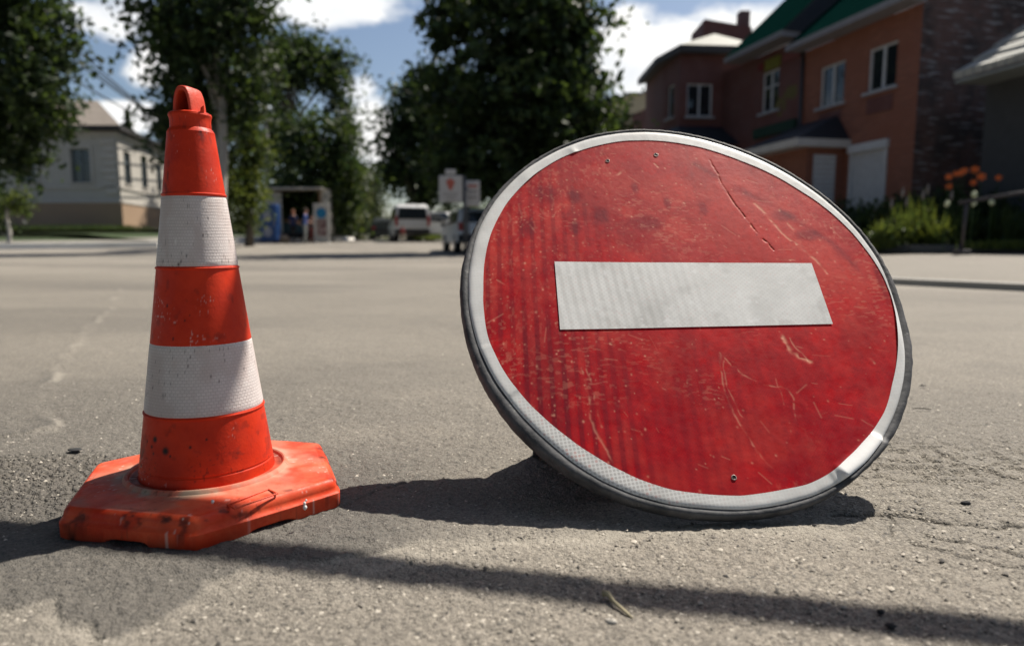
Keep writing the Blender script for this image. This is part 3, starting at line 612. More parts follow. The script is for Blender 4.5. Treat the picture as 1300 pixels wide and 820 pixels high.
def build_cone():
    orange, rubber, band = cone_mats()
    root = thing('traffic_cone', 'scuffed orange traffic cone with two white reflective bands on a hexagonal base', 'traffic cone', CONE, R(0))
    # heights read against the photograph
    def zy(py): return CAMH + CONE.y * (-math.tan(math.atan((py - 410) / F) + PITCH))
    zt, zcol, zneck, zstep = zy(113), zy(146), zy(163), zy(168)
    b1t, b1b, b2t, b2b, zb = zy(249.5), zy(339), zy(430), zy(515.5), zy(592)
    rho = math.hypot(CONE.x, CONE.y)
    def rad(l, r_, py):
        f = lambda x: math.atan2(ray(x, py).x, ray(x, py).y); return rho * math.sin((f(r_) - f(l)) / 2)
    RB = [(zb, rad(178, 352, 592)), (b2b, rad(183, 336, 515.5)), (b2t, rad(189, 319.5, 430)), (b1b, rad(196, 301, 339)), (b1t, rad(204, 284, 250)), (zstep, rad(209, 271, 169))]
    zs = np.array([q[0] for q in RB]); rs = np.array([q[1] for q in RB]); k = np.polyfit(zs, rs, 2)
    rz = lambda z: float(np.polyval(k, z))
    rneck, rcol, rh = rad(212.5, 265.5, 163), rad(211, 266, 147), rad(222.5, 254, 128)
    print('cone', [round(v, 4) for v in (zt, zcol, zstep, b1t, b1b, b2t, b2b, zb, rneck, rcol, rh)], [round(q, 4) for q in rs])
    na = 420
    def ringmesh(name, prof, mat, wearf, parent=root, uv=False):
        prof = np.array(prof); t = np.linspace(0, 2 * np.pi, na, endpoint=False)
        X = (prof[:, :1] * np.cos(t)).ravel(); Y = (prof[:, :1] * np.sin(t)).ravel(); Z = np.repeat(prof[:, 1], na); T = np.tile(t, len(prof))
        at_ = {'wear': wearf(T, Z)}
        if uv: at_['uvw'] = np.stack([T * 0.066, Z, Z * 0], 1)
        return np_mesh(name, np.stack([X, Y, Z], 1), grid_quads(len(prof), na, True), mat, parent, True, at_, None, 28)
    spots = [(-116, .105, .0042), (-103, .092, .0052), (-128, .100, .0016), (-120, .095, .0022), (-117, .087, .0018), (-80, .097, .0018), (-98, .086, .0016), (-140, .076, .0018), (-137, .066, .002), (-160, .068, .0016), (-66, .105, .0016), (-108, .273, .002), (-84, .255, .0015), (-98, .232, .0018), (-105, .172, .0014), (-78, .262, .0012), (-95, .352, .0015)]
    def wear(T, Z):
        d = np.degrees((T + np.pi) % (2 * np.pi) - np.pi); arc = np.radians(d) * 0.07
        w = np.zeros((len(T), 3))
        for a, z, s in spots:
            w[:, 1] += np.exp(-((((np.radians(d - a)) * 0.085) / s) ** 2 + ((Z - z) / s) ** 2) ** 2)
        w[:, 1] += 0.85 * sstep(0.60, 0.72, fbm(arc * 95 + 30, Z * 60, 3, 4)) * np.exp(-(((d + 152) / 14) ** 2 + ((Z - .064) / .009) ** 2))
        w[:, 1] += 0.7 * sstep(0.60, 0.70, fbm(arc * 140 + 20, Z * 55 + arc * 40, 8, 4)) * sstep(0.37, 0.40, Z) * sstep(-178, -165, d) * sstep(-105, -130, d)
        w[:, 1] += 0.30 * sstep(0.66, 0.78, fbm(arc * 60 + 5, Z * 60, 11, 5)) + 0.5 * sstep(0.82, 0.87, vnoise(arc * 330, Z * 330, 4)) * sstep(0.12, 0.05, Z) * sstep(.45, .55, fbm(arc * 25, Z * 25, 5, 2))
        w[:, 1] += 0.7 * np.exp(-((Z - (zstep - .004)) / .012) ** 2) * np.exp(-((d + 42) / 9) ** 2) * sstep(0.45, 0.55, fbm(arc * 200, Z * 260, 14, 2))
        w[:, 2] += 0.4 * sstep(0.84, 0.88, vnoise(arc * 420 + 7, Z * 420, 5)) * sstep(0.6, 0.7, fbm(arc * 30, Z * 30, 6, 2))
        return np.clip(w, 0, 1)
    P = []
    def run(z0, z1, dr=0.0, n=40):
        for q in np.linspace(z0, z1, n): P.append((rz(q) + dr, q))
    P += [(rz(zb) + 0.0, zb - 0.008)]
    run(zb - 0.004, zb + 0.010, 0, 8); P += [(rz(zb + .0112) - .0008, zb + .0112), (rz(zb + .0122) - .0008, zb + .0122)]; run(zb + 0.0134, b2b - 0.0022, 0, 44)
    def lip(z): P.extend([(rz(z) + .0014, z - .0012), (rz(z) + .0016, z), (rz(z) + .0010, z + .0010), (rz(z) - .0004, z + .0012)])
    lip(b2b); run(b2b + .003, b2t - .002, -0.0006, 6); P += [(rz(b2t), b2t - .0004)]
    run(b2t + .0006, b1b - .0022, 0, 44); lip(b1b); run(b1b + .003, b1t - .002, -0.0006, 6); P += [(rz(b1t), b1t - .0004)]; P.extend([(rz(b1t) + .0012, b1t + .0006), (rz(b1t) + .0012, b1t + .002)])
    run(b1t + .003, zstep - .003, 0, 40)
    P += [(rz(zstep) + .0004, zstep - .0015), (rz(zstep) - .0004, zstep), (rneck + .002, zstep + .0022), (rneck + .0004, zstep + .004), (rneck, zcol - .010), (rneck + .0004, zcol - .006), (rcol, zcol - .0045), (rcol + .0008, zcol - .002), (rcol, zcol + .0006), (rcol - .003, zcol + .0022), (rcol - .006, zcol + .0026), (0.006, zcol + .003)]
    ringmesh('cone_body', P, orange, wear)
    def bwear(T, Z):
        d = np.degrees((T + np.pi) % (2 * np.pi) - np.pi); arc = np.radians(d) * .07; w = np.zeros((len(T), 3))
        w[:, 0] = 0.55 * sstep(.45, .7, fbm(arc * 40, Z * 25, 21, 4)); w[:, 1] = 0.7 * sstep(.88, .93, vnoise(arc * 420, Z * 420, 24)) * sstep(.42, .55, fbm(arc * 30, Z * 30, 25, 2))
        w[:, 1] += 0.9 * sstep(.55, .65, fbm(arc * 180, Z * 160, 26, 3)) * np.exp(-(((d + 158) / 8) ** 2 + ((Z - b2t) / .010) ** 2))
        w[:, 1] += np.exp(-((np.radians(d + 108) * .068 / .0016) ** 2 + ((Z - .160) / .0018) ** 2)) + np.exp(-((np.radians(d + 92) * .05 / .0014) ** 2 + ((Z - .325) / .0016) ** 2))
        w[:, 2] = 0.7 * sstep(.62, .75, fbm(arc * 120 + 3, Z * 40, 28, 3)) * np.exp(-((d + 150) / 9) ** 2) + np.exp(-((np.radians(d + 97) * .05 / .0014) ** 2 + ((Z - .353) / .003) ** 2))
        return np.clip(w, 0, 1)
    for z0, z1 in ((b2b + .0012, b2t), (b1b + .0012, b1t)):
        ringmesh('reflective_band', [(rz(q) + .0004 - (.0012 if i in (0, 25) else 0), q) for i, q in enumerate(np.linspace(z0, z1, 26))], band, bwear, uv=True)
    # handle: a hollow loop on top
    H = zt - zcol; n = 26; rows = []
    m = MB(); hv = 0.5
    path = []
    w0, w1 = rh * 1.02, rh * 0.80
    for i in range(n + 1):
        t = i / n; ang = PI * t
        path.append((-math.cos(ang), math.sin(ang)))
    def arch(sx, sz, y): # superelliptic arch outline
        pts = []
        for cx, sz_ in path:
            e = 0.62; x = math.copysign(abs(cx) ** e, cx) * sx; z = (abs(sz_) ** 0.75) * sz
            pts.append(Vector((x * (1 - 0.18 * z / sz), y, z)))
        return pts
    yh = 0.0135
    of, ob = arch(rh, H, -yh), arch(rh, H, yh); fi, bi = arch(rh * .62, H * .78, -yh), arch(rh * .62, H * .78, yh)
    of2, ob2 = arch(rh * .90, H * .955, -yh - .0028), arch(rh * .90, H * .955, yh + .0028); fi2, bi2 = arch(rh * .66, H * .79, -yh - .0022), arch(rh * .66, H * .79, yh + .0022)
    secs = [of, of2, fi2, fi, bi, bi2, ob2, ob]; N1 = n + 1; vs = [p for s in secs for p in s]; fs = []
    for k in range(8):
        k2 = (k + 1) % 8
        for i in range(n): fs.append((k * N1 + i, k * N1 + i + 1, k2 * N1 + i + 1, k2 * N1 + i))
    m.add(vs, fs)
    k0 = len(m.v); m.add([p + Vector((0, yh * .05, 0)) for p in fi] + [p + Vector((0, yh * .2, 0)) for p in fi], [tuple(range(N1)), tuple(range(2 * N1 - 1, N1 - 1, -1))])
    hd = m.build('handle', plain('handle_plastic', (0.58, 0.055, 0.022), 0.5, 0.25, 40, bump=0.0008, bsc=200), root, True, Vector((0, 0, zcol + .002))); hd.rotation_euler = (0, 0, R(168))
    mm = hd.modifiers.new('s', 'SUBSURF'); mm.levels = 1; mm.render_levels = 1
    fl = MB()                              # torn moulding flash at the collar
    for a, l in ((-32, .009),):
        p = Vector((rcol * math.cos(R(a)), rcol * math.sin(R(a)), zcol)); q = Vector((math.cos(R(a)), math.sin(R(a)), 0)); s_ = Vector((-q.y, q.x, 0))
        fl.add([p - s_ * .003, p + s_ * .003, p + q * .003 + Vector((0, 0, l)) + s_ * .001, p - q * .002 + Vector((0, 0, l * .8))], [(0, 1, 2), (0, 2, 3), (1, 3, 2), (0, 3, 1)])
    for a in ():
        p = Vector((.004 * math.cos(R(a)) - .001, .004 * math.sin(R(a)), zt - .001)); fl.tube([p, p + Vector((.001, 0, .004))], [.0007, .0002], 5)
    fl.build('moulding_flash', orange, root)
    # hexagonal rubber base
    Hx = [on_plane(250, 704) - CONE, on_plane(433, 643) - CONE, on_plane(80, 678) - CONE]
    lF, lR, lL = (h.xy.length for h in Hx); cr = (lF + lR + lL) / 3; a0 = math.degrees(math.atan2(Hx[0].y, Hx[0].x))
    print('hex', cr, a0, [math.degrees(math.atan2(h.y, h.x)) for h in Hx], [h.xy.length for h in Hx])
    nb = 600; T = np.linspace(0, 2 * np.pi, nb, endpoint=False)
    ph = (np.degrees(T) - a0) % 60 - 30; hexr = math.cos(R(30)) / np.cos(np.radians(ph))            # hexagon, unit circumradius
    hexr = -np.log(np.exp(-130 * hexr) + math.exp(-130 * 0.99)) / 130 + 0.004
    side = np.interp(((np.degrees(T) - a0) % 360), [0, 60, 120, 180, 240, 300, 360], [lF, lR, cr, cr, cr, lL * 1.035, lF]) / cr * 1.015; hexr = hexr * side   # softened corners
    zt0 = zb - 0.003
    prof = [(0.44, zt0 + .001, 1), (0.515, zt0 + .0006, 1), (0.528, zt0 + .0012, 1), (0.535, zt0 + .0042, 1), (0.545, zt0 + .0054, 1), (0.558, zt0 + .0050, 1), (0.568, zt0 + .003, 1), (0.575, zt0 + .0006, 1)] + [(0.62, zt0, .9)]
    for i, q in enumerate(np.linspace(0.64, 0.915, 26)): prof.append((q, zt0 - 0.0020 * ((q - .6) / .3) ** 2, max(0, 1 - (q - .62) / .27) ** .7))
    zE = zt0 - .0020
    for a in np.linspace(0.12, 1, 12):
        w = a * PI / 2; prof.append((0.915 + 0.058 * math.sin(w), zE - 0.0125 * (1 - math.cos(w)), 0))
    zM = zE - .0125
    prof += [(0.982, zM - .003, 0), (0.992, zM - .0045, 0), (1.0, zM - .006, 0), (0.999, 0.0062, 0), (0.99, 0.0035, 0), (0.975, 0.002, 0), (0.90, 0.0022, 0), (0.3, 0.0022, 0)]
    rows = []; RR = []
    notch = np.clip(1 - (np.abs((np.degrees(T) - a0) % 60 - 30) / 11.0) ** 6, 0, 1)
    for i, (q, z, circ) in enumerate(prof):
        sh = circ * 1.0 + (1 - circ) * hexr
        r = q * cr * sh
        x, y = r * np.cos(T), r * np.sin(T)
        zz = z + 0.0007 * (fbm(x * 22, y * 22, 31, 3) - .5) * (1 if q > .6 and z > .01 else 0)
        if z <= .0063: zz = zz + 0.0062 * notch * (1 if q > .89 else 0.2) * (0 if z < 0 else 1)
        rows.append(np.stack([x, y, np.broadcast_to(zz, x.shape)], 1)); RR.append(np.full(nb, q))
    V = np.concatenate(rows); q = np.concatenate(RR); x, y = V[:, 0], V[:, 1]
    w = np.zeros((len(V), 3))
    w[:, 0] = np.clip(0.85 * np.exp(-((q - .585) / .05) ** 2) * sstep(.25, .6, fbm(x * 40, y * 40, 41, 4)) + 0.32 * sstep(.42, .72, fbm(x * 26, y * 26, 42, 5)) * (q < .93) + 0.08 * (q < .9), 0, 1)
    w[:, 1] = 0.7 * sstep(.60, .74, fbm(x * 45, y * 45 + V[:, 2] * 60, 43, 5)) * sstep(.86, .95, q) + .25 * sstep(.5, .75, fbm(x * 22, y * 22, 49, 5)) + .8 * np.exp(-((q - .508) / .012) ** 2) * sstep(.3, .5, fbm(x * 30, y * 30, 44, 2)) + 0.4 * sstep(.84, .9, vnoise(x * 260, y * 260, 45)) * sstep(.5, .6, fbm(x * 30, y * 30, 48, 2)) + 0.25 * (V[:, 2] < .008)
    w[:, 2] = 0.4 * sstep(.86, .91, vnoise(x * 240 + 9, y * 240, 46)) * sstep(.5, .62, fbm(x * 25, y * 25, 47, 2))
    bs = np_mesh('cone_base', V, grid_quads(len(prof), nb, True)[:, ::-1], rubber, root, True, {'wear': np.clip(w, 0, 1)}, None, 32)
    # raised blank label frame on the base, and splashes of white paint
    def base_top(qx, qy): return zt0 - 0.0008
    c0, c1, c2, c3 = ((on_plane(*p, zt0) - CONE) * .90 for p in ((292, 646), (350, 624), (363, 630), (302, 652)))
    fr = MB()
    for A, B in ((c0, c1), (c1, c2), (c3, c0), (c2, c3)):
        fr.tube([Vector((A.x, A.y, zt0 - .0003)), Vector((B.x, B.y, zt0 - .0003))], .0011, 6)
    fr.build('label_frame', rubber, bs)
    wp = plain('white_splash', (0.75, 0.74, 0.72), 0.5)
    for px, py, zz, s_ in ((387, 644, zE - .010, .0026), (386.5, 639, zE - .005, .0019), (388.5, 635, zE, .0013), (270, 636.5, zt0 + .0055, .0018)):
        p = on_plane(px, py, zz) - CONE
        MB().blob(p, (s_, s_, s_ * 1.3), int(px), 8).build('paint_drip', wp, bs, True)
build_cone()

# ------------------------------------------------------------------ litter on the asphalt
def litter():
    dk = plain('dark_stone', (0.03, 0.03, 0.032), .8); gr = plain('grey_stone', (0.26, 0.245, 0.22), .85); pale = plain('pale_stone', (0.5, 0.47, 0.42), .8)
    for i, (px, py, s, lab, mm) in enumerate(((1226, 641, .0062, 'black pebble beside the crack right of the red sign', dk), (1131, 797, .0052, 'dark pebble just below the long shadow at lower right', dk), (1118, 778, .0042, 'dark chip inside the long shadow band', dk),
                                         (921, 734, .0038, 'tiny black crumb in front of the red sign', dk), (1034, 668, .0030, 'tiny dark crumb below the bent edge of the sign', dk), (490, 640, .0058, 'flat dark flake inside the shadow between cone and sign', dk), (95, 574, .012, 'flat dark patch of tar left of the cone', dk), (776, 792, .006, 'pale stone chip beside the dry twig', pale))):
        p = on_plane(px, py); tag(MB().blob((0, 0, s * .4), (s, s * .8, s * (.55 if i not in (5, 6) else .12)), i, 9, .22).build('pebble', mm, None, True, p), lab, 'pebble', 'loose pebbles on the asphalt')
    tw = plain('dry_twig', (0.33, 0.29, 0.19), .8)
    a, b = on_plane(765, 760), on_plane(803, 787); d = (b - a)
    tag(MB().tube([Vector((0, 0, .006)), d * .12 + Vector((.002, .003, .007)), d * .4 + Vector((0, .002, .0045)), d * .75 + Vector((.001, -.001, .003)), d + Vector((0, 0, .002))], [.0036, .0029, .0020, .0017, .0008], 7).build('twig', tw, None, True, a), 'short pale dry twig lying across the long shadow', 'twig')
    lf = plain('dry_leaf', (0.035, 0.03, 0.026), .8)
    for px, py, lab, L in ((1172, 491, 'curled dark leaf right of the red sign, the farther of two', .02), (1170, 520, 'thin dark stick on the asphalt right of the red sign', .034)):
        p = on_plane(px, py); m = MB()
        if L < .03: m.add([(-L / 2, 0, .001), (0, -.006, .004), (L / 2, .002, .002), (0, .007, .006), (0, 0, .0015)], [(0, 1, 4), (1, 2, 4), (2, 3, 4), (3, 0, 4)]); nm = 'leaf'
        else: m.tube([(-L / 2, .004, .002), (0, 0, .003), (L / 2, -.006, .002)], [.0008, .0014, .0006], 5); nm = 'stick'
        tag(m.build(nm, lf, None, False, p), lab, nm)
    p = on_plane(722, 602)
    tag(MB().add([(-.018, 0, .001), (.014, -.003, .001), (.02, .004, .004), (-.004, .006, .003)], [(0, 1, 2, 3)]).build('lit_ground_patch', plain('lit_ground_tone', (.7, .66, .6), .8), None, False, p), 'pale patch painted as lit ground in the shadow under the red sign', 'ground patch')  # pale sheet stands in for the sunlit gap between sign and stand
    # loose grit: too many grains to count
    n = 9000; V = []; Fq = []
    px = RNG.uniform(-150, 1450, n * 3); py = 340 + 560 * RNG.uniform(0, 1, n * 3) ** 0.9
    cnt = 0
    dirs = np.array([(1, 0, -.3), (-.5, .87, -.3), (-.5, -.87, -.3), (0, 0, 1)])
    tone = []
    for x, y in zip(px, py):
        if cnt >= n: break
        p = on_plane(x, y)
        if p.y > 4 or (p - CONE).xy.length < .2: continue
        k = vnoise(np.array([p.x * 5]), np.array([p.y * 5]), 99)[0]
        if RNG.uniform() > .25 + k * 0.9: continue
        s = RNG.gamma(2.2, .00055) + .0006; s = min(s, .0042); a = RNG.uniform(0, 6.28); ca, sa = math.cos(a), math.sin(a)
        b = len(V); z0 = float(rise(p.y))
        for dx, dy, dz in dirs:
            q = RNG.uniform(.7, 1.3); V.append((p.x + s * q * (dx * ca - dy * sa), p.y + s * q * (dx * sa + dy * ca), z0 + .001 + s * .55 * (dz + .5) * q))
        Fq += [(b, b + 1, b + 3), (b + 1, b + 2, b + 3), (b + 2, b, b + 3)]; cnt += 1
        tone += [RNG.uniform()] * 4
    m = NT('grit'); a = m.attr('tone'); rp = m.n.new('ShaderNodeValToRGB'); e = rp.color_ramp.elements; e[0].color = (.05, .047, .045, 1); e[1].color = (.48, .44, .38, 1); k = e.new(.5); k.color = (.22, .2, .175, 1)
    m.t.links.new(a[0], rp.inputs[0]); mt = m.out(rp.outputs[0], .85)
    tag(np_mesh('grit', np.array(V), np.array(Fq), mt, None, False, {'tone': np.array(tone)[:, None] * np.ones((1, 3))}), 'loose sand and grit scattered over the asphalt', 'grit', kind='stuff')
litter()

# ------------------------------------------------------------------ overhead height bar (casts the long shadow in front)
def build_gantry():
    A, B = on_plane(1300, 806), on_plane(520, 727.5)
    d = (B - A); d.z = 0; d.normalize()
    H = 1.95; sh = Vector((SUN.x, SUN.y, 0)) * (H / SUN.z)
    p = A + sh; p.z = H
    m = plain('grey_painted_steel', (0.42, 0.42, 0.40), .5)
    e0, e1 = p - d * 3.4, p + d * 4.6
    root = thing('height_barrier', 'grey steel height limit bar on two posts spanning the road overhead', 'height barrier', (e0.x, e0.y, 0))
    L = lambda q: Vector(q) - root.location
    MB().tube([L(e0), L((e0 + e1) / 2), L(e1)], 0.026, 14).build('crossbar', m, root, True)
    for q in (e0, e1):
        MB().tube([L((q.x, q.y, 0)), L((q.x, q.y, H - .03))], .045, 12).build('post', m, root, True)
build_gantry()

# ------------------------------------------------------------------ kerbs, pavements, verges
def strip(name, pl, widths, zs, mat, uvs=False):   # sheet running along a polyline (pl) at lateral offsets
    pl = [Vector((a, b, 0)) for a, b in pl]; vs = []; n = len(pl)
    for i, p in enumerate(pl):
        t = (pl[min(i + 1, n - 1)] - pl[max(i - 1, 0)]).normalized(); r = Vector((t.y, -t.x, 0))
        for w, z in zip(widths, zs): q = p + r * w; vs.append((q.x, q.y, z + gz(p.x, p.y)))
    m = MB(); k = len(widths)
    m.add(vs, [(i * k + j, i * k + j + 1, (i + 1) * k + j + 1, (i + 1) * k + j) for i in range(n - 1) for j in range(k - 1)])
    return m.build(name, mat)
def resample(pl, step=0.5):
    out = []
    for (a, b), (c, d) in zip(pl[:-1], pl[1:]):
        n = max(1, int(math.hypot(c - a, d - b) / step))
        out += [(a + (c - a) * i / n, b + (d - b) * i / n) for i in range(n)]
    return out + [pl[-1]]
concrete = plain('kerb_concrete', (0.30, 0.285, 0.26), .85, .3, 3, bump=.004)
whitekerb = plain('whitewashed_kerb', (0.78, 0.75, 0.70), .8, .3, 1.2, bump=.004)
soil = plain('dark_soil', (0.045, 0.038, 0.03), .95, .4, 4, bump=.02, bsc=15)
KR = resample([(6.6, -1.5), (5.0, 2.9), (3.72, 4.97), (3.2, 5.75), (2.55, 8.0), (1.7, 13), (.75, 19), (-.9, 27), (-3.2, 38), (-9.5, 66), (-18, 105)], .6)
tag(strip('pavement', KR, [0.14, 1.5, 4.0, 8.0, 14, 22], [0.050, 0.07, 0.115, 0.19, 0.28, 0.40], MAT['pave']), kind='structure')
tag(strip('kerb', KR, [0, 0.01, 0.13, 0.141], [-.02, 0.052, 0.056, 0.02], concrete), kind='structure')
KL = resample([(-60, 25.2), (xat(-120, 25.4), 25.4), (xat(60, 26.2), 26.2), (xat(200, 27.2), 27.2), (xat(300, 31), 31), (xat(400, 34), 34), (xat(436, 36), 36), (xat(446, 46), 46), (xat(452, 70), 70), (xat(456, 110), 110)], 1.0)
lpav = plain('left_pavement_dust', (0.235, 0.22, 0.19), .9, .25, 1.2)
tag(strip('pavement', KL, [-.16, -1.5, -3.4, -5.5], [0.20, .24, .33, .36], lpav), kind='structure')
tag(strip('kerb', KL, [0, -.015, -.16, -.18], [-.03, .21, .215, .1], whitekerb), kind='structure')
grassy = plain('turf_ground', (0.035, 0.055, 0.018), .95, .5, 2)
tag(strip('grass_bank', KL, [-3.4, -5.5, -9, -16, -40], [.325, .52, .56, .6, .7], grassy), kind='structure')

# ------------------------------------------------------------------ buildings
def wallquads(m, O, U, H, Wd, holes, depth=0.14, Nrm=None):
    """wall with rectangular openings: O origin, U along, up = z. holes: (u0,u1,z0,z1). reveals go inwards"""
    O = Vector(O); U = Vector(U).normalized(); Z = Vector((0, 0, 1)); Nin = Nrm
    us = sorted({0, Wd, *[h[0] for h in holes], *[h[1] for h in holes]}); zs = sorted({0, H, *[h[2] for h in holes], *[h[3] for h in holes]})
    for a, b in zip(us[:-1], us[1:]):
        for c, d in zip(zs[:-1], zs[1:]):
            cu, cz = (a + b) / 2, (c + d) / 2
            if any(h[0] < cu < h[1] and h[2] < cz < h[3] for h in holes): continue
            m.add([O + U * a + Z * c, O + U * b + Z * c, O + U * b + Z * d, O + U * a + Z * d], [(0, 1, 2, 3)])
    for (a, b, c, d) in holes:
        p = [O + U * a + Z * c, O + U * b + Z * c, O + U * b + Z * d, O + U * a + Z * d]; q = [x + Nin * depth for x in p]
        for i in range(4):
            j = (i + 1) % 4; m.add([p[i], p[j], q[j], q[i]], [(0, 3, 2, 1)])
def uv_box(o, sc=1.0):                    # metric UVs by dominant wall direction
    me = o.data; uv = me.uv_layers.new(name='uv'); 
    for p in me.polygons:
        n = p.normal
        for li in p.loop_indices:
            v = me.vertices[me.loops[li].vertex_index].co
            if abs(n.z) > .7: uv.data[li].uv = (v.x, v.y)
            else:
                t = Vector((-n.y, n.x)).normalized(); uv.data[li].uv = ((v.x * t.x + v.y * t.y) * sc, v.z * sc)
    return o
def window(parent, O, U, Nin, a, b, c, d, frame, glass, depth=.12, mull=1, trans=0, name='window', sill=None, th=.055):
    O = Vector(O); U = Vector(U).normalized(); Z = Vector((0, 0, 1))
    P = lambda u, z, k: O + U * u + Z * z + Nin * k
    m = MB()
    def bar(u0, u1, z0, z1):
        f = [P(u0, z0, depth - .04), P(u1, z0, depth - .04), P(u1, z0, depth + .03), P(u0, z0, depth + .03), P(u0, z1, depth - .04), P(u1, z1, depth - .04), P(u1, z1, depth + .03), P(u0, z1, depth + .03)]; m.hexa(f)
    bar(a, a + th, c, d); bar(b - th, b, c, d); bar(a + th, b - th, c, c + th); bar(a + th, b - th, d - th, d)
    for i in range(mull):
        u = a + (b - a) * (i + 1) / (mull + 1); bar(u - th * .6, u + th * .6, c + th, d - th)
    for t in ([trans] if trans else []): bar(a + th, b - th, c + (d - c) * t - th * .4, c + (d - c) * t + th * .4)
    f = m.build(name, frame, parent)
    MB().sheet([P(a + th, c + th, depth), P(b - th, c + th, depth), P(b - th, d - th, depth), P(a + th, d - th, depth)]).build('pane', glass, f)
    if sill:
        s = MB(); s.hexa([P(a - .08, c - .07, -.09), P(b + .08, c - .07, -.09), P(b + .08, c - .07, depth), P(a - .08, c - .07, depth), P(a - .08, c, -.09), P(b + .08, c, -.09), P(b + .08, c, depth), P(a - .08, c, depth)]); s.build('sill', sill, f)
    return f
glass = glass_mat('window_glass'); whitepvc = plain('white_frame', (0.55, 0.56, 0.57), .5); zinc = plain('zinc_sill', (0.35, 0.36, 0.38), .5)
def build_left_house():
    Y0 = 36.0; xc = xat(153, Y0, 3); base = gz(0, Y0) + .15
    root = thing('corner_house', 'old pale plastered corner house with brown hipped roof and tan plinth', 'house', (xc, Y0, base))
    wall = plain('old_plaster', (0.40, 0.375, 0.335), .9, .16, .8); plinth = plain('tan_plinth', (0.30, 0.205, 0.135), .9, .14, .7); trim = plain('plaster_trim', (0.44, 0.41, 0.37), .85)
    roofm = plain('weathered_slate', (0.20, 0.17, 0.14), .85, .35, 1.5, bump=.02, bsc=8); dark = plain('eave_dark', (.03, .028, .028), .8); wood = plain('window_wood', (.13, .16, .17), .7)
    z = lambda py, Y=Y0: at(0, py, Y).z - base
    zp, ze = z(257), z(162)
    Wf = xc - xat(-90, Y0, 3); Ls = 14.0; dS = Vector((-.19, 1, 0)).normalized()
    U = Vector((1, 0, 0)); Of = Vector((-Wf, 0, zp)); Nf = Vector((0, 1, 0))
    u = lambda px: Wf - (xc - xat(px, Y0, 3))
    wins = [(u(93), u(117), z(232) - zp, z(189) - zp), (u(22), u(48), z(232) - zp, z(189) - zp), (u(-50), u(-26), z(232) - zp, z(189) - zp)]
    m = MB(); wallquads(m, Of, U, ze - zp, Wf, wins, .18, Nf)
    Ns = Vector((-dS.y, dS.x, 0)); Os = Vector((0, 0, zp)); sw = [(.75, 1.75), (3.4, 4.4), (6.1, 7.1), (8.8, 9.8), (11.5, 12.5)]
    swin = [(a, b, z(232) - zp, z(189) - zp) for a, b in sw]
    wallquads(m, Os, dS, ze - zp, Ls, swin, .18, Ns)
    bk = dS * Ls + Vector((-Wf, 0, 0)); m.add([dS * Ls + Vector((0, 0, zp)), bk + Vector((0, 0, zp)), bk + Vector((0, 0, ze)), dS * Ls + Vector((0, 0, ze))], [(0, 1, 2, 3)])
    m.add([bk + Vector((0, 0, zp)), Of, Of + Vector((0, 0, ze - zp)), bk + Vector((0, 0, ze))], [(0, 1, 2, 3)])
    m.build('wall', wall, root)
    e = .07; q0, q1, q2, q3 = Vector((-Wf, -e, -.3)), Vector((e, -e, -.3)), dS * Ls + Vector((e, 0, -.3)), bk + Vector((0, 0, -.3))
    up = Vector((0, 0, zp + .3)); m = MB(); m.hexa([q0, q1, q2, q3, q0 + up, q1 + up, q2 + up, q3 + up]); m.build('plinth', plinth, root)
    m = MB()                               # string course, cornice, corner quoins
    for zz, h, o in ((zp + .02, .10, .10), (z(238), .12, .07), (ze - .34, .16, .08)):
        m.box((-Wf / 2, -o / 2, zz), (Wf, o, h)); c = dS * (Ls / 2); m.box((c.x + o / 2, c.y, zz), (o, Ls, h), rz=0.0 + math.atan2(-dS.x, dS.y))
    m.build('string_course', trim, root)
    for i in range(8):
        zz = zp + .55 + i * (ze - zp - .9) / 8; MB().bbox((-.42 - (.08 if i % 2 else 0), -.03, zz), (.62 + (.16 if i % 2 else 0), .08, .30), .015).build('quoin', trim, root)
    for i, w in enumerate(wins): 
        f = window(root, Of, U, Nf, *w, wood, glass, .14, 1, .68, sill=trim)
        m = MB()
        a, b, c, d = w
        for (p0, p1, r0, r1) in ((a - .16, a - .02, c, d + .16), (b + .02, b + .16, c, d + .16), (a - .02, b + .02, d + .02, d + .16)): m.box(Of + Vector(((p0 + p1) / 2, -.03, (r0 + r1) / 2)), (p1 - p0, .07, r1 - r0))
        m.build('surround', trim, f)
    for w in swin: window(root, Os, dS, Ns, *w, wood, glass, .14, 1, .68, sill=trim)
    ov = .45; zr = z(126, 41.5); R0, R1 = Vector((-Wf + 4, 6.0, zr)), Vector((-4.4, 6.0, zr)); R2 = Vector((-4.4, 7.5, zr))
    E0, E1, E2, E3 = Vector((-Wf - ov, -ov, ze + .04)), Vector((ov, -ov, ze + .04)), dS * (Ls + ov) + Vector((ov, 0, ze + .04)), bk + Vector((-ov, ov, ze + .04))
    R3 = dS * (Ls - 4) + Vector((-5.5, 0, zr)); 
    m = MB(); m.add([E0, E1, R1, R0], [(0, 1, 2, 3)]); m.add([E1, E2, R3, R1], [(0, 1, 2, 3)]); m.add([E2, E3, R0, R3], [(0, 1, 2, 3)]); m.add([E3, E0, R0], [(0, 1, 2)]); m.add([R0, R1, R3], [(0, 1, 2)])
    rf = m.build('roof', roofm, root)
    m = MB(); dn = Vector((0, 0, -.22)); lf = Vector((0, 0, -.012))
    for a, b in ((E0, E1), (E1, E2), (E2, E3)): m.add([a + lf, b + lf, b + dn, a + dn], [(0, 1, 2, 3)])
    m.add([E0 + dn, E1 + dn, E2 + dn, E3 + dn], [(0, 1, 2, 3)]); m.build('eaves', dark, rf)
    MB().bbox((-7.0, 5.2, zr + .05), (.7, .7, 1.5), .03).build('chimney', plain('brick_chimney', (.28, .10, .06), .85), rf)
build_left_house()

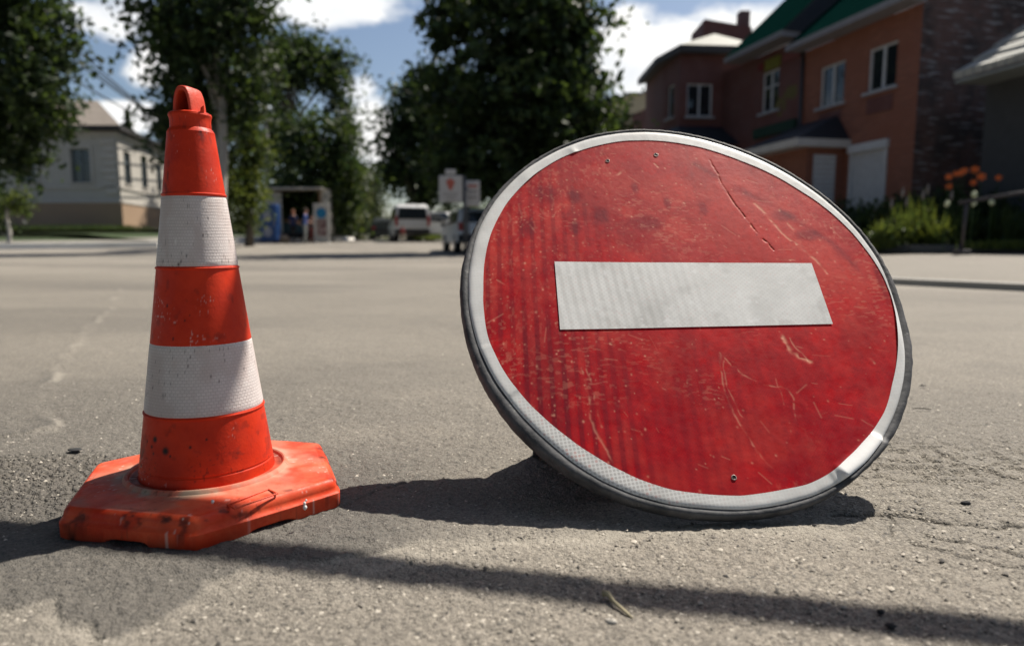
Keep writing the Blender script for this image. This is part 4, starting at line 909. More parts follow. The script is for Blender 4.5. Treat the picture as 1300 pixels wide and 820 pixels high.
def build_brick_building():
    d = Vector((-.23, 1, 0)).normalized(); Nout = Vector((-d.y, d.x, 0)); Nin = -Nout      # facade runs away along d and looks towards the street
    C = Vector((xat(1160, 16.5, 2.5), 16.5, 0)); base = .15
    root = thing('brick_building', 'two storey red brick building with green tiled roof and white garage shutters', 'building', (C.x, C.y, base))
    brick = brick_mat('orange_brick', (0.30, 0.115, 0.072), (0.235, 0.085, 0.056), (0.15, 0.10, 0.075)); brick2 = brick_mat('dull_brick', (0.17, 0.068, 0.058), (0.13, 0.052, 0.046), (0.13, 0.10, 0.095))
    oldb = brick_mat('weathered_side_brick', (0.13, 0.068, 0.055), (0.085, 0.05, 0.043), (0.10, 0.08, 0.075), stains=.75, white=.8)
    green = NT('green_roof_tile'); 
    wv = green.n.new('ShaderNodeTexWave'); wv.inputs['Scale'].default_value = 1.6; green.t.links.new(green.co('UV'), wv.inputs['Vector'])
    wv2 = green.n.new('ShaderNodeTexWave'); wv2.bands_direction = 'Y'; wv2.inputs['Scale'].default_value = 1.0; green.t.links.new(green.co('UV'), wv2.inputs['Vector'])
    green.bump(green.math('ADD', wv.outputs['Fac'], wv2.outputs['Fac']), .06, .8); greenm = green.out(green.mix(green.noise(2), (.003, .021, .018), (.005, .030, .025)), .9, 0, .0)
    fasc = plain('grey_fascia', (.24, .23, .24), .7); white = plain('white_shutter', (.50, .51, .52), .6); black = plain('black_canopy_tile', (.02, .024, .03), .6); shade = plain('dark_opening', (.012, .012, .014), .7)
    s_of = lambda px: (lambda k: (C.x - k * C.y) / (k * d.y - d.x))((px - 650) / F)       # distance along the facade of a pixel column
    P = lambda s: C + d * s
    def zat(py, px): s = s_of(px); return at(px, py, C.y + d.y * s).z - base
    S1, S2, S3 = s_of(1007), s_of(940), 17.0
    L = lambda s, z=0.0, o=0.0: d * s + Nout * o + Vector((0, 0, z))
    ze = zat(25, 1100)
    w2 = (s_of(1121), s_of(1086), zat(114, 1103), zat(57, 1103)); w1 = (s_of(1058), s_of(1028), zat(134, 1043), zat(81, 1043))
    g1 = (s_of(1116), s_of(1072), zat(268, 1094), zat(184, 1094))
    m = MB(); wallquads(m, L(0), d, ze, S1, [w2, w1, g1], .16, Nin); uv_box(m.build('wall', brick, root))
    for w in (w2, w1): window(root, L(0), d, Nin, *w, whitepvc, glass, .10, 1, sill=zinc)
    for w in (w2, w1):                     # recessed brick panels under the windows
        a, b = w[0] + .05, w[1] - .05; q = [L(a, w[2] - .55, .02), L(b, w[2] - .55, .02), L(b, w[2] - .16, .02), L(a, w[2] - .16, .02)]
        q2 = [x - Nout * .06 for x in q]; mm = MB(); mm.add(q + q2, [(0, 1, 2, 3), (0, 4, 5, 1), (1, 5, 6, 2), (2, 6, 7, 3), (3, 7, 4, 0)]); uv_box(mm.build('brick_panel', brick2, root))
    def slatdoor(name, a, b, z0, z1, dep, parent=root):
        m = MB(); n = 24
        for i in range(n):
            c, e = z0 + (z1 - z0) * i / n, z0 + (z1 - z0) * (i + .92) / n
            m.add([L(a, c, -dep), L(b, c, -dep), L(b, (c + e) / 2, -dep + .012), L(a, (c + e) / 2, -dep + .012), L(b, e, -dep), L(a, e, -dep)], [(0, 1, 2, 3), (3, 2, 4, 5)])
        m.add([L(a, z0, -dep - .02), L(b, z0, -dep - .02), L(b, z1, -dep - .02), L(a, z1, -dep - .02)], [(0, 1, 2, 3)])
        return m.build(name, white, parent)
    sd = slatdoor('garage_shutter', g1[0] + .06, g1[1] - .06, g1[2], g1[3] - .1, .02)
    m = MB(); bx = lambda a, b, c, e, o0, o1: m.hexa([L(a, c, o0), L(b, c, o0), L(b, c, o1), L(a, c, o1), L(a, e, o0), L(b, e, o0), L(b, e, o1), L(a, e, o1)])
    bx(g1[0] - .06, g1[1] + .06, g1[3] - .14, g1[3] + .06, .1, -.04); bx(g1[0] - .02, g1[0] + .07, g1[2], g1[3] - .14, .05, -.05); bx(g1[1] - .07, g1[1] + .02, g1[2], g1[3] - .14, .05, -.05); m.build('shutter_housing', white, sd)
    # porch with second shutter, under a black hipped canopy
    sp0, sp1 = s_of(1066), s_of(1000); zc = zat(186, 1035)
    m = MB(); bx = lambda a, b, c, e, o0, o1, m=m: m.hexa([L(a, c, o0), L(b, c, o0), L(b, c, o1), L(a, c, o1), L(a, e, o0), L(b, e, o0), L(b, e, o1), L(a, e, o1)])
    po = 1.15
    bx(sp0 + .1, sp1, -.3, zc - .1, po, .003); uv_box(m.build('porch_wall', brick, root))
    pd = MB(); q0 = L(sp0 + .1, 0, 0); fr = lambda o, z: q0 + Nout * o + Vector((0, 0, z)) - d * .03
    n = 20
    for i in range(n):
        c, e = -.1 + (zc - .25) * i / n, -.1 + (zc - .25) * (i + .9) / n; pd.add([fr(.28, c), fr(.96, c), fr(.96, (c + e) / 2) - d * .012, fr(.28, (c + e) / 2) - d * .012, fr(.96, e), fr(.28, e)], [(0, 1, 2, 3), (3, 2, 4, 5)])
    pd.build('porch_shutter', white, root)
    cn = MB(); a, b, o = sp0 - .12, sp1 + .25, po + .45; zt = zc + .75
    cn.add([L(a, zc + .02, .004), L(a, zc + .02, o), L(b, zc + .02, o), L(b, zc + .02, .004), L(a + .55, zt, .004), L(b - .55, zt, .004)], [(0, 1, 4), (1, 2, 5, 4), (2, 3, 5)])
    cano = cn.build('canopy', black, root); m = MB(); bx = lambda a, b, c, e, o0, o1: m.hexa([L(a, c, o0), L(b, c, o0), L(b, c, o1), L(a, c, o1), L(a, e, o0), L(b, e, o0), L(b, e, o1), L(a, e, o1)])
    bx(a - .03, b + .03, zc - .18, zc + .015, o + .03, .004); m.build('canopy_fascia', plain('pale_fascia', (.5, .48, .45), .7), cano)
    # section with the painted wall
    z2 = zat(66, 965); m = MB(); w3 = (s_of(978), s_of(957), zat(142, 967), zat(90, 967)); wallquads(m, L(S1 + .003), d, z2, S3 - S1, [(w3[0] - S1, w3[1] - S1, w3[2], w3[3])], .16, Nin); uv_box(m.build('wall', brick2, root))
    window(root, L(S1), d, Nin, w3[0] - S1, w3[1] - S1, w3[2], w3[3], whitepvc, glass, .1, 1, .62, sill=zinc)
    def panel(px0, px1, py0, py1, mat, name, o=.05):
        pm = (px0 + px1) / 2; a, b = s_of(px1), s_of(px0); c, e = zat(py1, pm), zat(py0, pm); m = MB(); m.hexa([L(a, c, o), L(b, c, o), L(b, c, .004), L(a, c, .004), L(a, e, o), L(b, e, o), L(b, e, .004), L(a, e, .004)]); return m.build(name, mat, root)
    panel(961, 979, 74, 88, plain('yellow_board', (.16, .15, .02), .7), 'yellow_sign_board'); panel(953, 959, 82, 90, plain('red_board', (.16, .02, .02), .7), 'red_sign_board')
    panel(983, 1003, 66, 76, plain('faded_red_board', (.17, .055, .05), .7), 'red_sign_board')
    ym = plain('yellow_paint', (.13, .11, .04), .8); m = MB(); rr = random.Random(4)          # loose yellow blotches of a faded wall painting
    for i in range(11):
        px, py = 978 + rr.uniform(0, 20), 114 + rr.uniform(0, 34) ; px = 976 + i * 2.2 + rr.uniform(-3, 3); py = 142 - (i * 2.6) + rr.uniform(-7, 7)
        s0 = s_of(px); z0 = zat(py, px); k = rr.uniform(.10, .22); m.add([L(s0 + k * math.cos(t) * rr.uniform(.6, 1.2), z0 + k * .9 * math.sin(t) * rr.uniform(.6, 1.2), .006 + i * .0008) for t in [j * PI / 4 for j in range(8)]], [tuple(range(8))])
    m.build('wall_painting', ym, root)
    panel(952, 1003, 158, 171, plain('green_board', (.012, .04, .025), .7), 'green_sign_board', .12)
    # drain pipe
    MB().tube([L(S1 - .05, -.2, .07), L(S1 - .05, zat(64, 1007), .07)], .05, 10).build('drain_pipe', plain('pipe_dark', (.05, .05, .055), .5), root, True)
    # roofs
    def roof(name, a, b, z0, ov, rise_, run, f=.16):
        m = MB(); p = [L(a, z0, ov), L(b, z0, ov), L(b, z0 + rise_, -run), L(a, z0 + rise_, -run)]; m.add(p, [(0, 1, 2, 3)]); o = m.build(name, greenm, root)
        uv = o.data.uv_layers.new(name='uv'); sl = math.hypot(rise_, run)
        for li, q in zip(o.data.polygons[0].loop_indices, ((0, 0), (b - a, 0), (b - a, sl), (0, sl))): uv.data[li].uv = (q[0] * 3, q[1] * 3)
        m = MB(); m.hexa([L(a, z0 - f, ov + .02), L(b, z0 - f, ov + .02), L(b, z0 - f - .0, .004), L(a, z0 - f, .004), L(a, z0 - .004, ov + .02), L(b, z0 - .004, ov + .02), L(b, z0 - .004, .004), L(a, z0 - .004, .004)]); m.build('fascia', fasc, o); return o
    roof('roof', -.1, S1 + .1, ze + .16, .55, 3.4, 3.4)
    zr2 = z2 + .16; roof('roof', S1 + .15, s_of(931), zr2, .65, 3.6, 3.2)
    # gable between the two roofs and chimney-like dormer
    m = MB(); a = S1 + .12; m.add([L(a, zr2, .62), L(a, zr2 + 3.5, -3.1), L(a, zr2 - .2, -3.1), L(a + .22, zr2, .62), L(a + .22, zr2 + 3.5, -3.1), L(a + .22, zr2 - .2, -3.1)], [(0, 1, 2), (5, 4, 3), (0, 3, 4, 1)]); m.build('roof_verge', black, root)
    dm = MB(); c0 = at(905, 60, 28.0); c0 = c0 - root.location
    dm.hexa([c0 + Vector(q) for q in ((-.6, 0, -1.2), (1.6, 0, -1.2), (1.6, 2, -1.2), (-.6, 2, -1.2), (-.35, 0, 1.05), (1.5, 0, .75), (1.5, 2, .75), (-.35, 2, 1.05))]); dmo = dm.build('dormer', brick2, root); uv_box(dmo)
    MB().bbox(c0 + Vector((1.35, .6, .95)), (.42, .42, 1.1), .02).build('chimney', brick2, dmo)
    # angular bay tower
    Yb = 25.0; X0, X1 = xat(862, Yb, 5), xat(938, Yb, 5); zb_ = at(862, 64, Yb).z - base
    A, B, D_ = Vector((X0, Yb, 0)) - C, Vector((X1 + .6, Yb + .25, 0)) - C, Vector((xat(841, 26.6, 5), 26.6, 0)) - C; E_ = D_ + Vector((-.05, 3.2, 0))
    bw = (xat(872, Yb, 5) - X0, xat(905, Yb, 5) - X0, at(0, 148, Yb).z - base, at(0, 106, Yb).z - base)
    m = MB(); UA = (B - A).normalized(); NA = Vector((-UA.y, UA.x, 0)); wallquads(m, A, UA, zb_, (B - A).length, [bw], .14, NA)
    UD = (A - D_).normalized(); ND = Vector((-UD.y, UD.x, 0)); wl = (A - D_).length; bw2 = (wl * .28, wl * .68, at(0, 150, 25.8).z - base, at(0, 108, 25.8).z - base); wallquads(m, D_, UD, zb_, wl, [bw2], .14, ND)
    UE = (D_ - E_).normalized(); wallquads(m, E_, UE, zb_, (D_ - E_).length, [], .1, Vector((1, 0, 0)))
    tw = uv_box(m.build('bay_tower', brick2, root))
    window(root, A, UA, NA, *bw, whitepvc, glass, .1, 1, sill=zinc); window(root, D_, UD, ND, *bw2, whitepvc, glass, .1, 0, sill=zinc)
    tile = plain('pale_tile', (.24, .24, .20), .6, .3, 6); o = .35; z_ = zb_ + .1; up = Vector((0, 0, z_)); ap = (A + B) / 2 + Vector((.3, 1.6, z_ + .95))
    Ao, Bo, Do, Eo = A + Vector((-.1, -o, 0)) + up, B + Vector((.2, -o, 0)) + up, D_ + Vector((-o, -.15, 0)) + up, E_ + Vector((-o, 0, 0)) + up
    m = MB(); m.add([Do, Ao, Bo, Eo, ap], [(0, 1, 4), (1, 2, 4), (3, 0, 4)]); rt = m.build('tower_roof', tile, root)
    m = MB(); dn = Vector((0, 0, -.24))
    for a, b in ((Eo, Do), (Do, Ao), (Ao, Bo)): m.add([a + Vector((0, 0, -.01)), b + Vector((0, 0, -.01)), b + dn, a + dn], [(0, 1, 2, 3)])
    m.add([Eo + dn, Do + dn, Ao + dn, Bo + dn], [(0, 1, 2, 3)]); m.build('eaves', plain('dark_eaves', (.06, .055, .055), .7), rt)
    # dark canopy round the bay foot
    zk = at(0, 186, 24.4).z - base; zk2 = at(0, 160, 25).z - base; m = MB(); Af, Bf, Df = A + Vector((-.3, -1.3, zk)), B + Vector((.1, -1.3, zk)), D_ + Vector((-1.3, -.5, zk))
    m.add([Df, Af, Bf, B + Vector((0, -.004, zk2)), A + Vector((0, -.004, zk2)), D_ + Vector((-.004, 0, zk2))], [(0, 1, 4, 5), (1, 2, 3, 4)]); m.build('canopy', black, root)
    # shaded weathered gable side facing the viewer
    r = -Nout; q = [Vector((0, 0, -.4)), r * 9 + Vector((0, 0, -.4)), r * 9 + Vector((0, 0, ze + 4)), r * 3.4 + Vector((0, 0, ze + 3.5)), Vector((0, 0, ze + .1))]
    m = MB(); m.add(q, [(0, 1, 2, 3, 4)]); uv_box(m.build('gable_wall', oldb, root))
    m = MB(); far = d * S3; q = [far + Vector((0, 0, -.4)), far + r * 9 + Vector((0, 0, -.4)), far + r * 9 + Vector((0, 0, ze + 3)), far + Vector((0, 0, ze + .1))]; m.add(q, [(3, 2, 1, 0)]); m.build('end_wall', brick2, root)
build_brick_building()

def build_outhouse():
    Y = 15.0; root = thing('outbuilding', 'low dark outbuilding under a pale tiled roof at the right edge', 'outbuilding', (xat(1284, Y, 2), Y, .2))
    dk = plain('dark_render', (.06, .062, .065), .9); tile = NT('pale_roof_tile'); w = tile.n.new('ShaderNodeTexWave'); w.inputs['Scale'].default_value = 1.3; tile.t.links.new(tile.co('UV'), w.inputs['Vector'])
    tile.bump(w.outputs['Fac'], .05, .9); tm = tile.out(tile.mix(tile.noise(5), (.30, .30, .27), (.42, .42, .38)), .6)
    o = Vector(root.location); P = lambda px, py, YY: at(px, py, YY) - o
    e0, e1 = at(1211, 96, 15.2), Vector((10.2, 11.6, 0)); e1.z = e0.z; dv = (e1 - e0).normalized(); rk = Vector((-dv.y, dv.x, 0)); rk = rk if rk.x > 0 else -rk
    up = rk * .95 + Vector((0, 0, .62)); L0 = (e1 - e0).length; th = Vector((0, 0, -.09)); m = MB(); n = 7
    for i in range(n):                      # stepped courses of roof tiles climbing to the right
        p, q = e0 - o + up * (i * .5), e0 - o + up * ((i + 1) * .5); t_ = dv * L0; lift = Vector((-.02, 0, .05))
        m.hexa([p + th, p + th + t_, q + th + t_, q + th, p + lift, p + lift + t_, q + t_, q])
    uv_box(m.build('roof', tm, root))
    wo = e0 - o + rk * .85; b0 = Vector((wo.x, wo.y, -.3)); m = MB(); t_ = dv * L0; r_ = rk * 5
    m.hexa([b0, b0 + t_, b0 + t_ + r_, b0 + r_, *[v + Vector((0, 0, wo.z + .25)) for v in (b0, b0 + t_, b0 + t_ + r_, b0 + r_)]]); m.build('wall', dk, root)
    s0 = e0 - o + Vector((.03, 0, -.12)); m = MB(); m.hexa([v + Vector((0, 0, d_)) for d_ in (-.05, 0) for v in (s0, s0 + t_, s0 + t_ + rk * .84, s0 + rk * .84)])
    m.build('soffit', plain('grey_soffit', (.26, .28, .27), .8), root)
build_outhouse()
def build_far_houses():
    Y = 52; m1 = plain('cream_plaster', (.42, .36, .24), .85); g = plain('grey_roof', (.2, .2, .2), .7)
    root = thing('gabled_house', 'cream gabled house far off between the tree and the brick bay', 'house', (xat(800, Y, 5), Y, .5)); o = Vector(root.location)
    p = lambda px, py: (at(px, py, Y) - o).xz
    poly = [p(776, 300), p(870, 300), p(870, 104), p(846, 108), p(829, 110), p(815, 121), p(797, 121), p(792, 126), p(776, 124)]
    MB().prism([tuple(q) for q in poly], 0, 9, 'y').build('wall', m1, root)
    rf = MB()
    for a, b in zip(poly[2:-1], poly[3:]):
        a, b = Vector((a[0], 0, a[1])), Vector((b[0], 0, b[1])); u = Vector((0, 0, .16)); rf.hexa([b + Vector((0, -.2, 0.005)), a + Vector((0, -.2, .005)), a + Vector((0, 9.2, .005)), b + Vector((0, 9.2, .005)), b + Vector((0, -.2, 0)) + u, a + Vector((0, -.2, 0)) + u, a + Vector((0, 9.2, 0)) + u, b + Vector((0, 9.2, 0)) + u])
    rf.build('roof', g, root)
    q = [p(822, 200), p(836, 200), p(836, 132), p(822, 142)]; MB().prism([tuple(v) for v in q], -.06, -.003, 'y').build('door', plain('dark_blue_door', (.02, .025, .045), .6), root)
build_far_houses()

# ------------------------------------------------------------------ trees
bark = plain('grey_bark', (.10, .085, .07), .9, .35, 5, bump=.02, bsc=14); palebark = plain('pale_bark', (.36, .34, .31), .85, .35, 2.2, bump=.01, bsc=14)
LEAF = {'dark': leaf_mat('leaf_dark', (.010, .020, .009), (.056, .092, .028), .40), 'mid': leaf_mat('leaf_mid', (.016, .032, .010), (.055, .085, .022), .38),
        'light': leaf_mat('leaf_light', (.035, .060, .015), (.11, .14, .032), .42), 'far': leaf_mat('leaf_far', (.030, .045, .020), (.075, .092, .035), .35)}
def leaves(ells, n, size, spread, rng, flat=1.0, per=22):
    """leaf blades gathered in clumps through the ellipsoids (centre, radii, weight)"""
    vol = np.array([e[1][0] * e[1][1] * e[1][2] * e[2] for e in ells]) ** (2 / 3); vol /= vol.sum()
    V, T, K = [], [], []
    for e, f in zip(ells, vol):
        nc = max(4, int(n * f / per)); d = rng.normal(size=(nc, 3)); d /= np.linalg.norm(d, axis=1)[:, None]
        rad = rng.uniform(.35, 1.0, nc) ** .55 * (1 + .22 * np.sin(5 * d[:, 0] + 3) * np.sin(4 * d[:, 2] + 1)) * rng.uniform(.92, 1.06, nc)
        cc = np.array(e[0]) + d * rad[:, None] * np.array(e[1]); tone = np.clip(rng.normal(.4, .22, nc), 0, 1)
        sp = spread * rng.uniform(.6, 1.5, nc)
        P = cc[:, None, :] + rng.normal(size=(nc, per, 3)) * sp[:, None, None] * np.array([.72, .72, .72 * flat])
        ax = d * np.array([1, 1, .35]) + np.array([0, 0, -.18]); P = P + ax[:, None, :] * (rng.normal(size=(nc, per, 1)) * 1.5 * sp[:, None, None])
        V.append(P.reshape(-1, 3)); T.append(np.repeat(tone, per)); K.append(cc)
    P = np.concatenate(V); T = np.clip(np.concatenate(T) + rng.normal(0, .16, len(P)), 0, 1); m = len(P)
    a = rng.normal(size=(m, 3)); a /= np.linalg.norm(a, axis=1)[:, None]; b = np.cross(a, rng.normal(size=(m, 3))); b /= np.linalg.norm(b, axis=1)[:, None]
    s = size * rng.uniform(.6, 1.4, m)[:, None]
    Q = np.stack([P - a * s, P - b * s * .55, P + a * s, P + b * s * .55], 1)
    return Q.reshape(-1, 3), np.repeat(T, 4), np.concatenate(K)
def tree(name, label, cat, px, Y, ells, n, size, kind, trunk_r, wood=None, spread=None, seed=1, group=None, flat=1.0, top=None, lean=None, depth=.75, limbs=14, trunk_px=None):
    """ells given as photo ellipses (px, py, rx, ry, depth offset, weight) at forward distance Y"""
    rng = np.random.default_rng(seed); g = gz(0, Y); x0 = xat(px, Y, g)
    root = thing(name, label, cat, (x0, Y, g), 0, group); o = Vector(root.location); E = []
    for (ex, ey, rx, ry, dy, w) in ells:
        c = at(ex, ey, Y + dy) - o; k = (Y + dy) / F; E.append((tuple(c), (rx * k, (rx + ry) / 2 * k * depth, ry * k), w))
    sp = spread or max(.12, 0.16 * np.mean([e[1][0] for e in E]))
    V, T, K = leaves(E, n, size, sp, rng, flat)
    np_mesh('crown', V, np.arange(len(V)).reshape(-1, 4), LEAF[kind], root, False, {'tone': T[:, None] * np.ones((1, 3))})
    zt = top if top is not None else max(e[0][2] for e in E); tip = Vector((0, 0, zt)) if lean is None else Vector(lean)
    m = MB(); pts = [tip * t + Vector((rng.normal() * trunk_r * .5, rng.normal() * trunk_r * .4, 0)) * (t > .05) for t in np.linspace(0, 1, 7)]; pts[0].z = -.2
    m.tube(pts, [trunk_r * (1.25 if i == 0 else 1.0 - .8 * i / 6) for i in range(7)], 10)
    tr = m.build('trunk', wood or bark, root, True)
    for q in K[rng.choice(len(K), min(limbs, len(K)), replace=False)]:
        q = Vector(q); t = np.clip((q.z * .62) / max(tip.z, .1), .12, .9); s = tip * float(t); mid = s.lerp(q, .5) + Vector((0, 0, .12 * (q - s).length))
        MB().tube([s, mid, q], [trunk_r * .34, trunk_r * .2, trunk_r * .06], 6).build('limb', wood or bark, tr, True)
    return root
tree('street_tree', 'dark leafy tree at the left edge overhanging the old plastered house', 'tree', -70, 15, [(15, 55, 75, 85, 0, 1), (-60, 80, 95, 130, 0, 1), (8, 165, 58, 52, 0, 1.1), (52, 120, 34, 62, -.5, .8), (64, 150, 26, 26, 0, .8), (40, 30, 46, 45, .3, .9), (20, 205, 36, 26, .2, 1), (-60, -60, 130, 90, 0, .7)], 21000, .08, 'dark', .2, seed=3, spread=.14)
tree('poplar_tree', 'tall tree with pale grey trunk just behind the traffic cone', 'tree', 287, 22.5, [(222, 30, 42, 55, 0, 1), (275, 20, 60, 60, .6, .8), (235, 100, 38, 50, 0, 1), (215, 160, 34, 26, 0, 1.2), (300, 60, 42, 75, .8, .9), (255, 140, 40, 45, 1.5, .9), (310, 130, 24, 40, .5, .9), (275, -70, 100, 70, 0, .6), (228, 195, 20, 18, .2, 1)], 17000, .12, 'dark', .24, palebark, .24, 5, depth=1.4, top=None, lean=tuple(at(272, -60, 22.5) - Vector((xat(287, 22.5, 0), 22.5, gz(0, 22.5)))))
tree('ivy_covered_tree', 'slim light green ivy clad trunk between the cone and the utility pole', 'tree', 316, 28, [(318, 130, 17, 30, 0, 1), (316, 190, 18, 36, 0, 1.2), (318, 238, 15, 34, 0, 1.3), (308, 270, 13, 18, 0, 1), (325, 90, 16, 22, 0, .8)], 6500, .09, 'light', .16, None, .2, 7)
tree('young_tree', 'bright yellow green young tree right beside the cone', 'tree', 290, 27, [(288, 195, 12, 28, 0, 1), (291, 235, 14, 30, 0, 1), (286, 165, 9, 18, 0, .8)], 2600, .08, 'light', .06, None, .16, 8)
tree('street_tree', 'big dark rounded tree behind the utility pole', 'tree', 372, 46, [(395, 82, 46, 34, 0, 1), (427, 105, 18, 40, 0, 1), (352, 125, 20, 56, 1, 1), (370, 75, 26, 34, 0, .8), (348, 205, 18, 55, 1, 1), (352, 75, 16, 30, 0, .7), (438, 150, 8, 22, 0, .7)], 10500, .17, 'dark', .28, None, .32, 9)
tree('round_tree', 'lighter green round tree behind the open kiosk', 'tree', 400, 35, [(400, 178, 38, 32, 0, 1), (400, 225, 50, 46, 0, 1.1), (440, 205, 16, 55, .6, 1), (385, 265, 44, 24, 0, .9), (437, 265, 16, 32, .5, 1), (372, 170, 14, 20, 0, .8)], 11000, .14, 'mid', .24, None, .28, 10)
far = [(452, 62, [(450, 245, 14, 42, 0, 1), (448, 285, 18, 18, 0, 1)], 'pale olive far tree at the left end of the street gap'), (470, 74, [(470, 250, 13, 40, 0, 1), (474, 285, 14, 16, 0, 1)], 'hazy far tree in the middle of the street gap'), (430, 55, [(432, 250, 14, 44, 0, 1)], 'far tree peeping out right of the round tree')]
for i, (px, Y, e, lab) in enumerate(far): tree('street_tree', lab, 'tree', px, Y, e, 3800, .2, 'far', .2, None, .4, 30 + i, 'far trees along the street', limbs=6)
tree('street_tree', 'dark bushy tree right of the bright gap over the street', 'tree', 522, 42, [(525, 135, 34, 40, 0, 1), (505, 185, 28, 48, 0, 1), (560, 165, 45, 70, 0, 1), (508, 222, 22, 24, 0, 1), (530, 235, 30, 34, 0, 1), (575, 230, 44, 36, 0, 1), (545, 110, 30, 30, 0, .8)], 12500, .18, 'dark', .3, None, .34, 12)
tree('large_tree', 'huge dark tree filling the middle of the sky behind the red sign', 'tree', 648, 22.5, [(640, 40, 92, 60, 0, 1), (650, 120, 92, 62, 0, 1), (620, 195, 72, 52, 0, 1.1), (700, 165, 62, 48, 0, 1), (700, 60, 52, 52, 0, .9), (560, 120, 24, 34, .5, .7), (735, 140, 42, 26, -.5, .8), (660, -60, 120, 70, 0, .6), (740, 98, 26, 16, 0, .7), (555, 28, 26, 22, 0, .6), (735, 30, 32, 30, 0, .7), (680, 225, 80, 36, 0, 1), (578, 215, 34, 30, .6, 1)], 30000, .135, 'dark', .34, None, .24, 13, flat=.6, limbs=24, depth=1.5)
tree('street_tree', 'sunlit green low branches of a tree left of the brick bay', 'tree', 752, 28, [(745, 120, 28, 14, 0, 1), (752, 152, 36, 18, 0, 1.2), (785, 158, 14, 18, 0, 1), (720, 128, 22, 20, 0, 1), (745, 185, 44, 22, 0, 1), (700, 200, 40, 30, 0, 1)], 6500, .11, 'light', .14, None, .24, 14, flat=.6)
tree('sapling', 'small yellow green sapling on the verge at the far left', 'sapling', 12, 27, [(20, 255, 13, 10, 0, 1), (8, 262, 10, 12, 0, 1), (30, 262, 8, 7, 0, .8)], 900, .07, 'light', .10, palebark, .12, 15, limbs=5)
tree('shrub', 'dark rounded shrub behind the sapling at the left edge', 'shrub', -8, 28, [(-10, 260, 22, 30, 0, 1)], 1500, .09, 'dark', .08, None, .2, 16, limbs=4)
def spruce(px, py, Y, h_px, w_px, seed, label):
    rng = np.random.default_rng(seed); g = gz(0, Y); root = thing('spruce_tree', label, 'spruce', (xat(px, Y, g), Y, g)); top = at(px, py, Y).z - g; k = Y / F
    V, T = [], []
    for i in range(2600):
        t = rng.uniform() ** .7; r = w_px * k * (t * 1.0) * (0.35 + .65 * rng.uniform()) * (.7 + .3 * math.sin(t * 40)); a = rng.uniform(0, 6.28)
        p = np.array([r * math.cos(a), r * math.sin(a), top - t * h_px * k - r * .25]); d = rng.normal(size=3) * .16; e = rng.normal(size=3) * .08
        V += [p - d, p - e, p + d, p + e]; T += [rng.uniform()] * 4
    np_mesh('crown', np.array(V), np.arange(len(V)).reshape(-1, 4), LEAF['dark'], root, False, {'tone': np.array(T)[:, None] * np.ones((1, 3))})
    MB().tube([(0, 0, -.2), (0, 0, top)], [.18, .02], 8).build('trunk', bark, root, True)
spruce(172, 141, 58, 90, 11, 3, 'small dark spruce tip above the roof of the plastered house'); spruce(106, 128, 62, 60, 7, 4, 'tiny spruce tip peeking over the ridge of the plastered house')

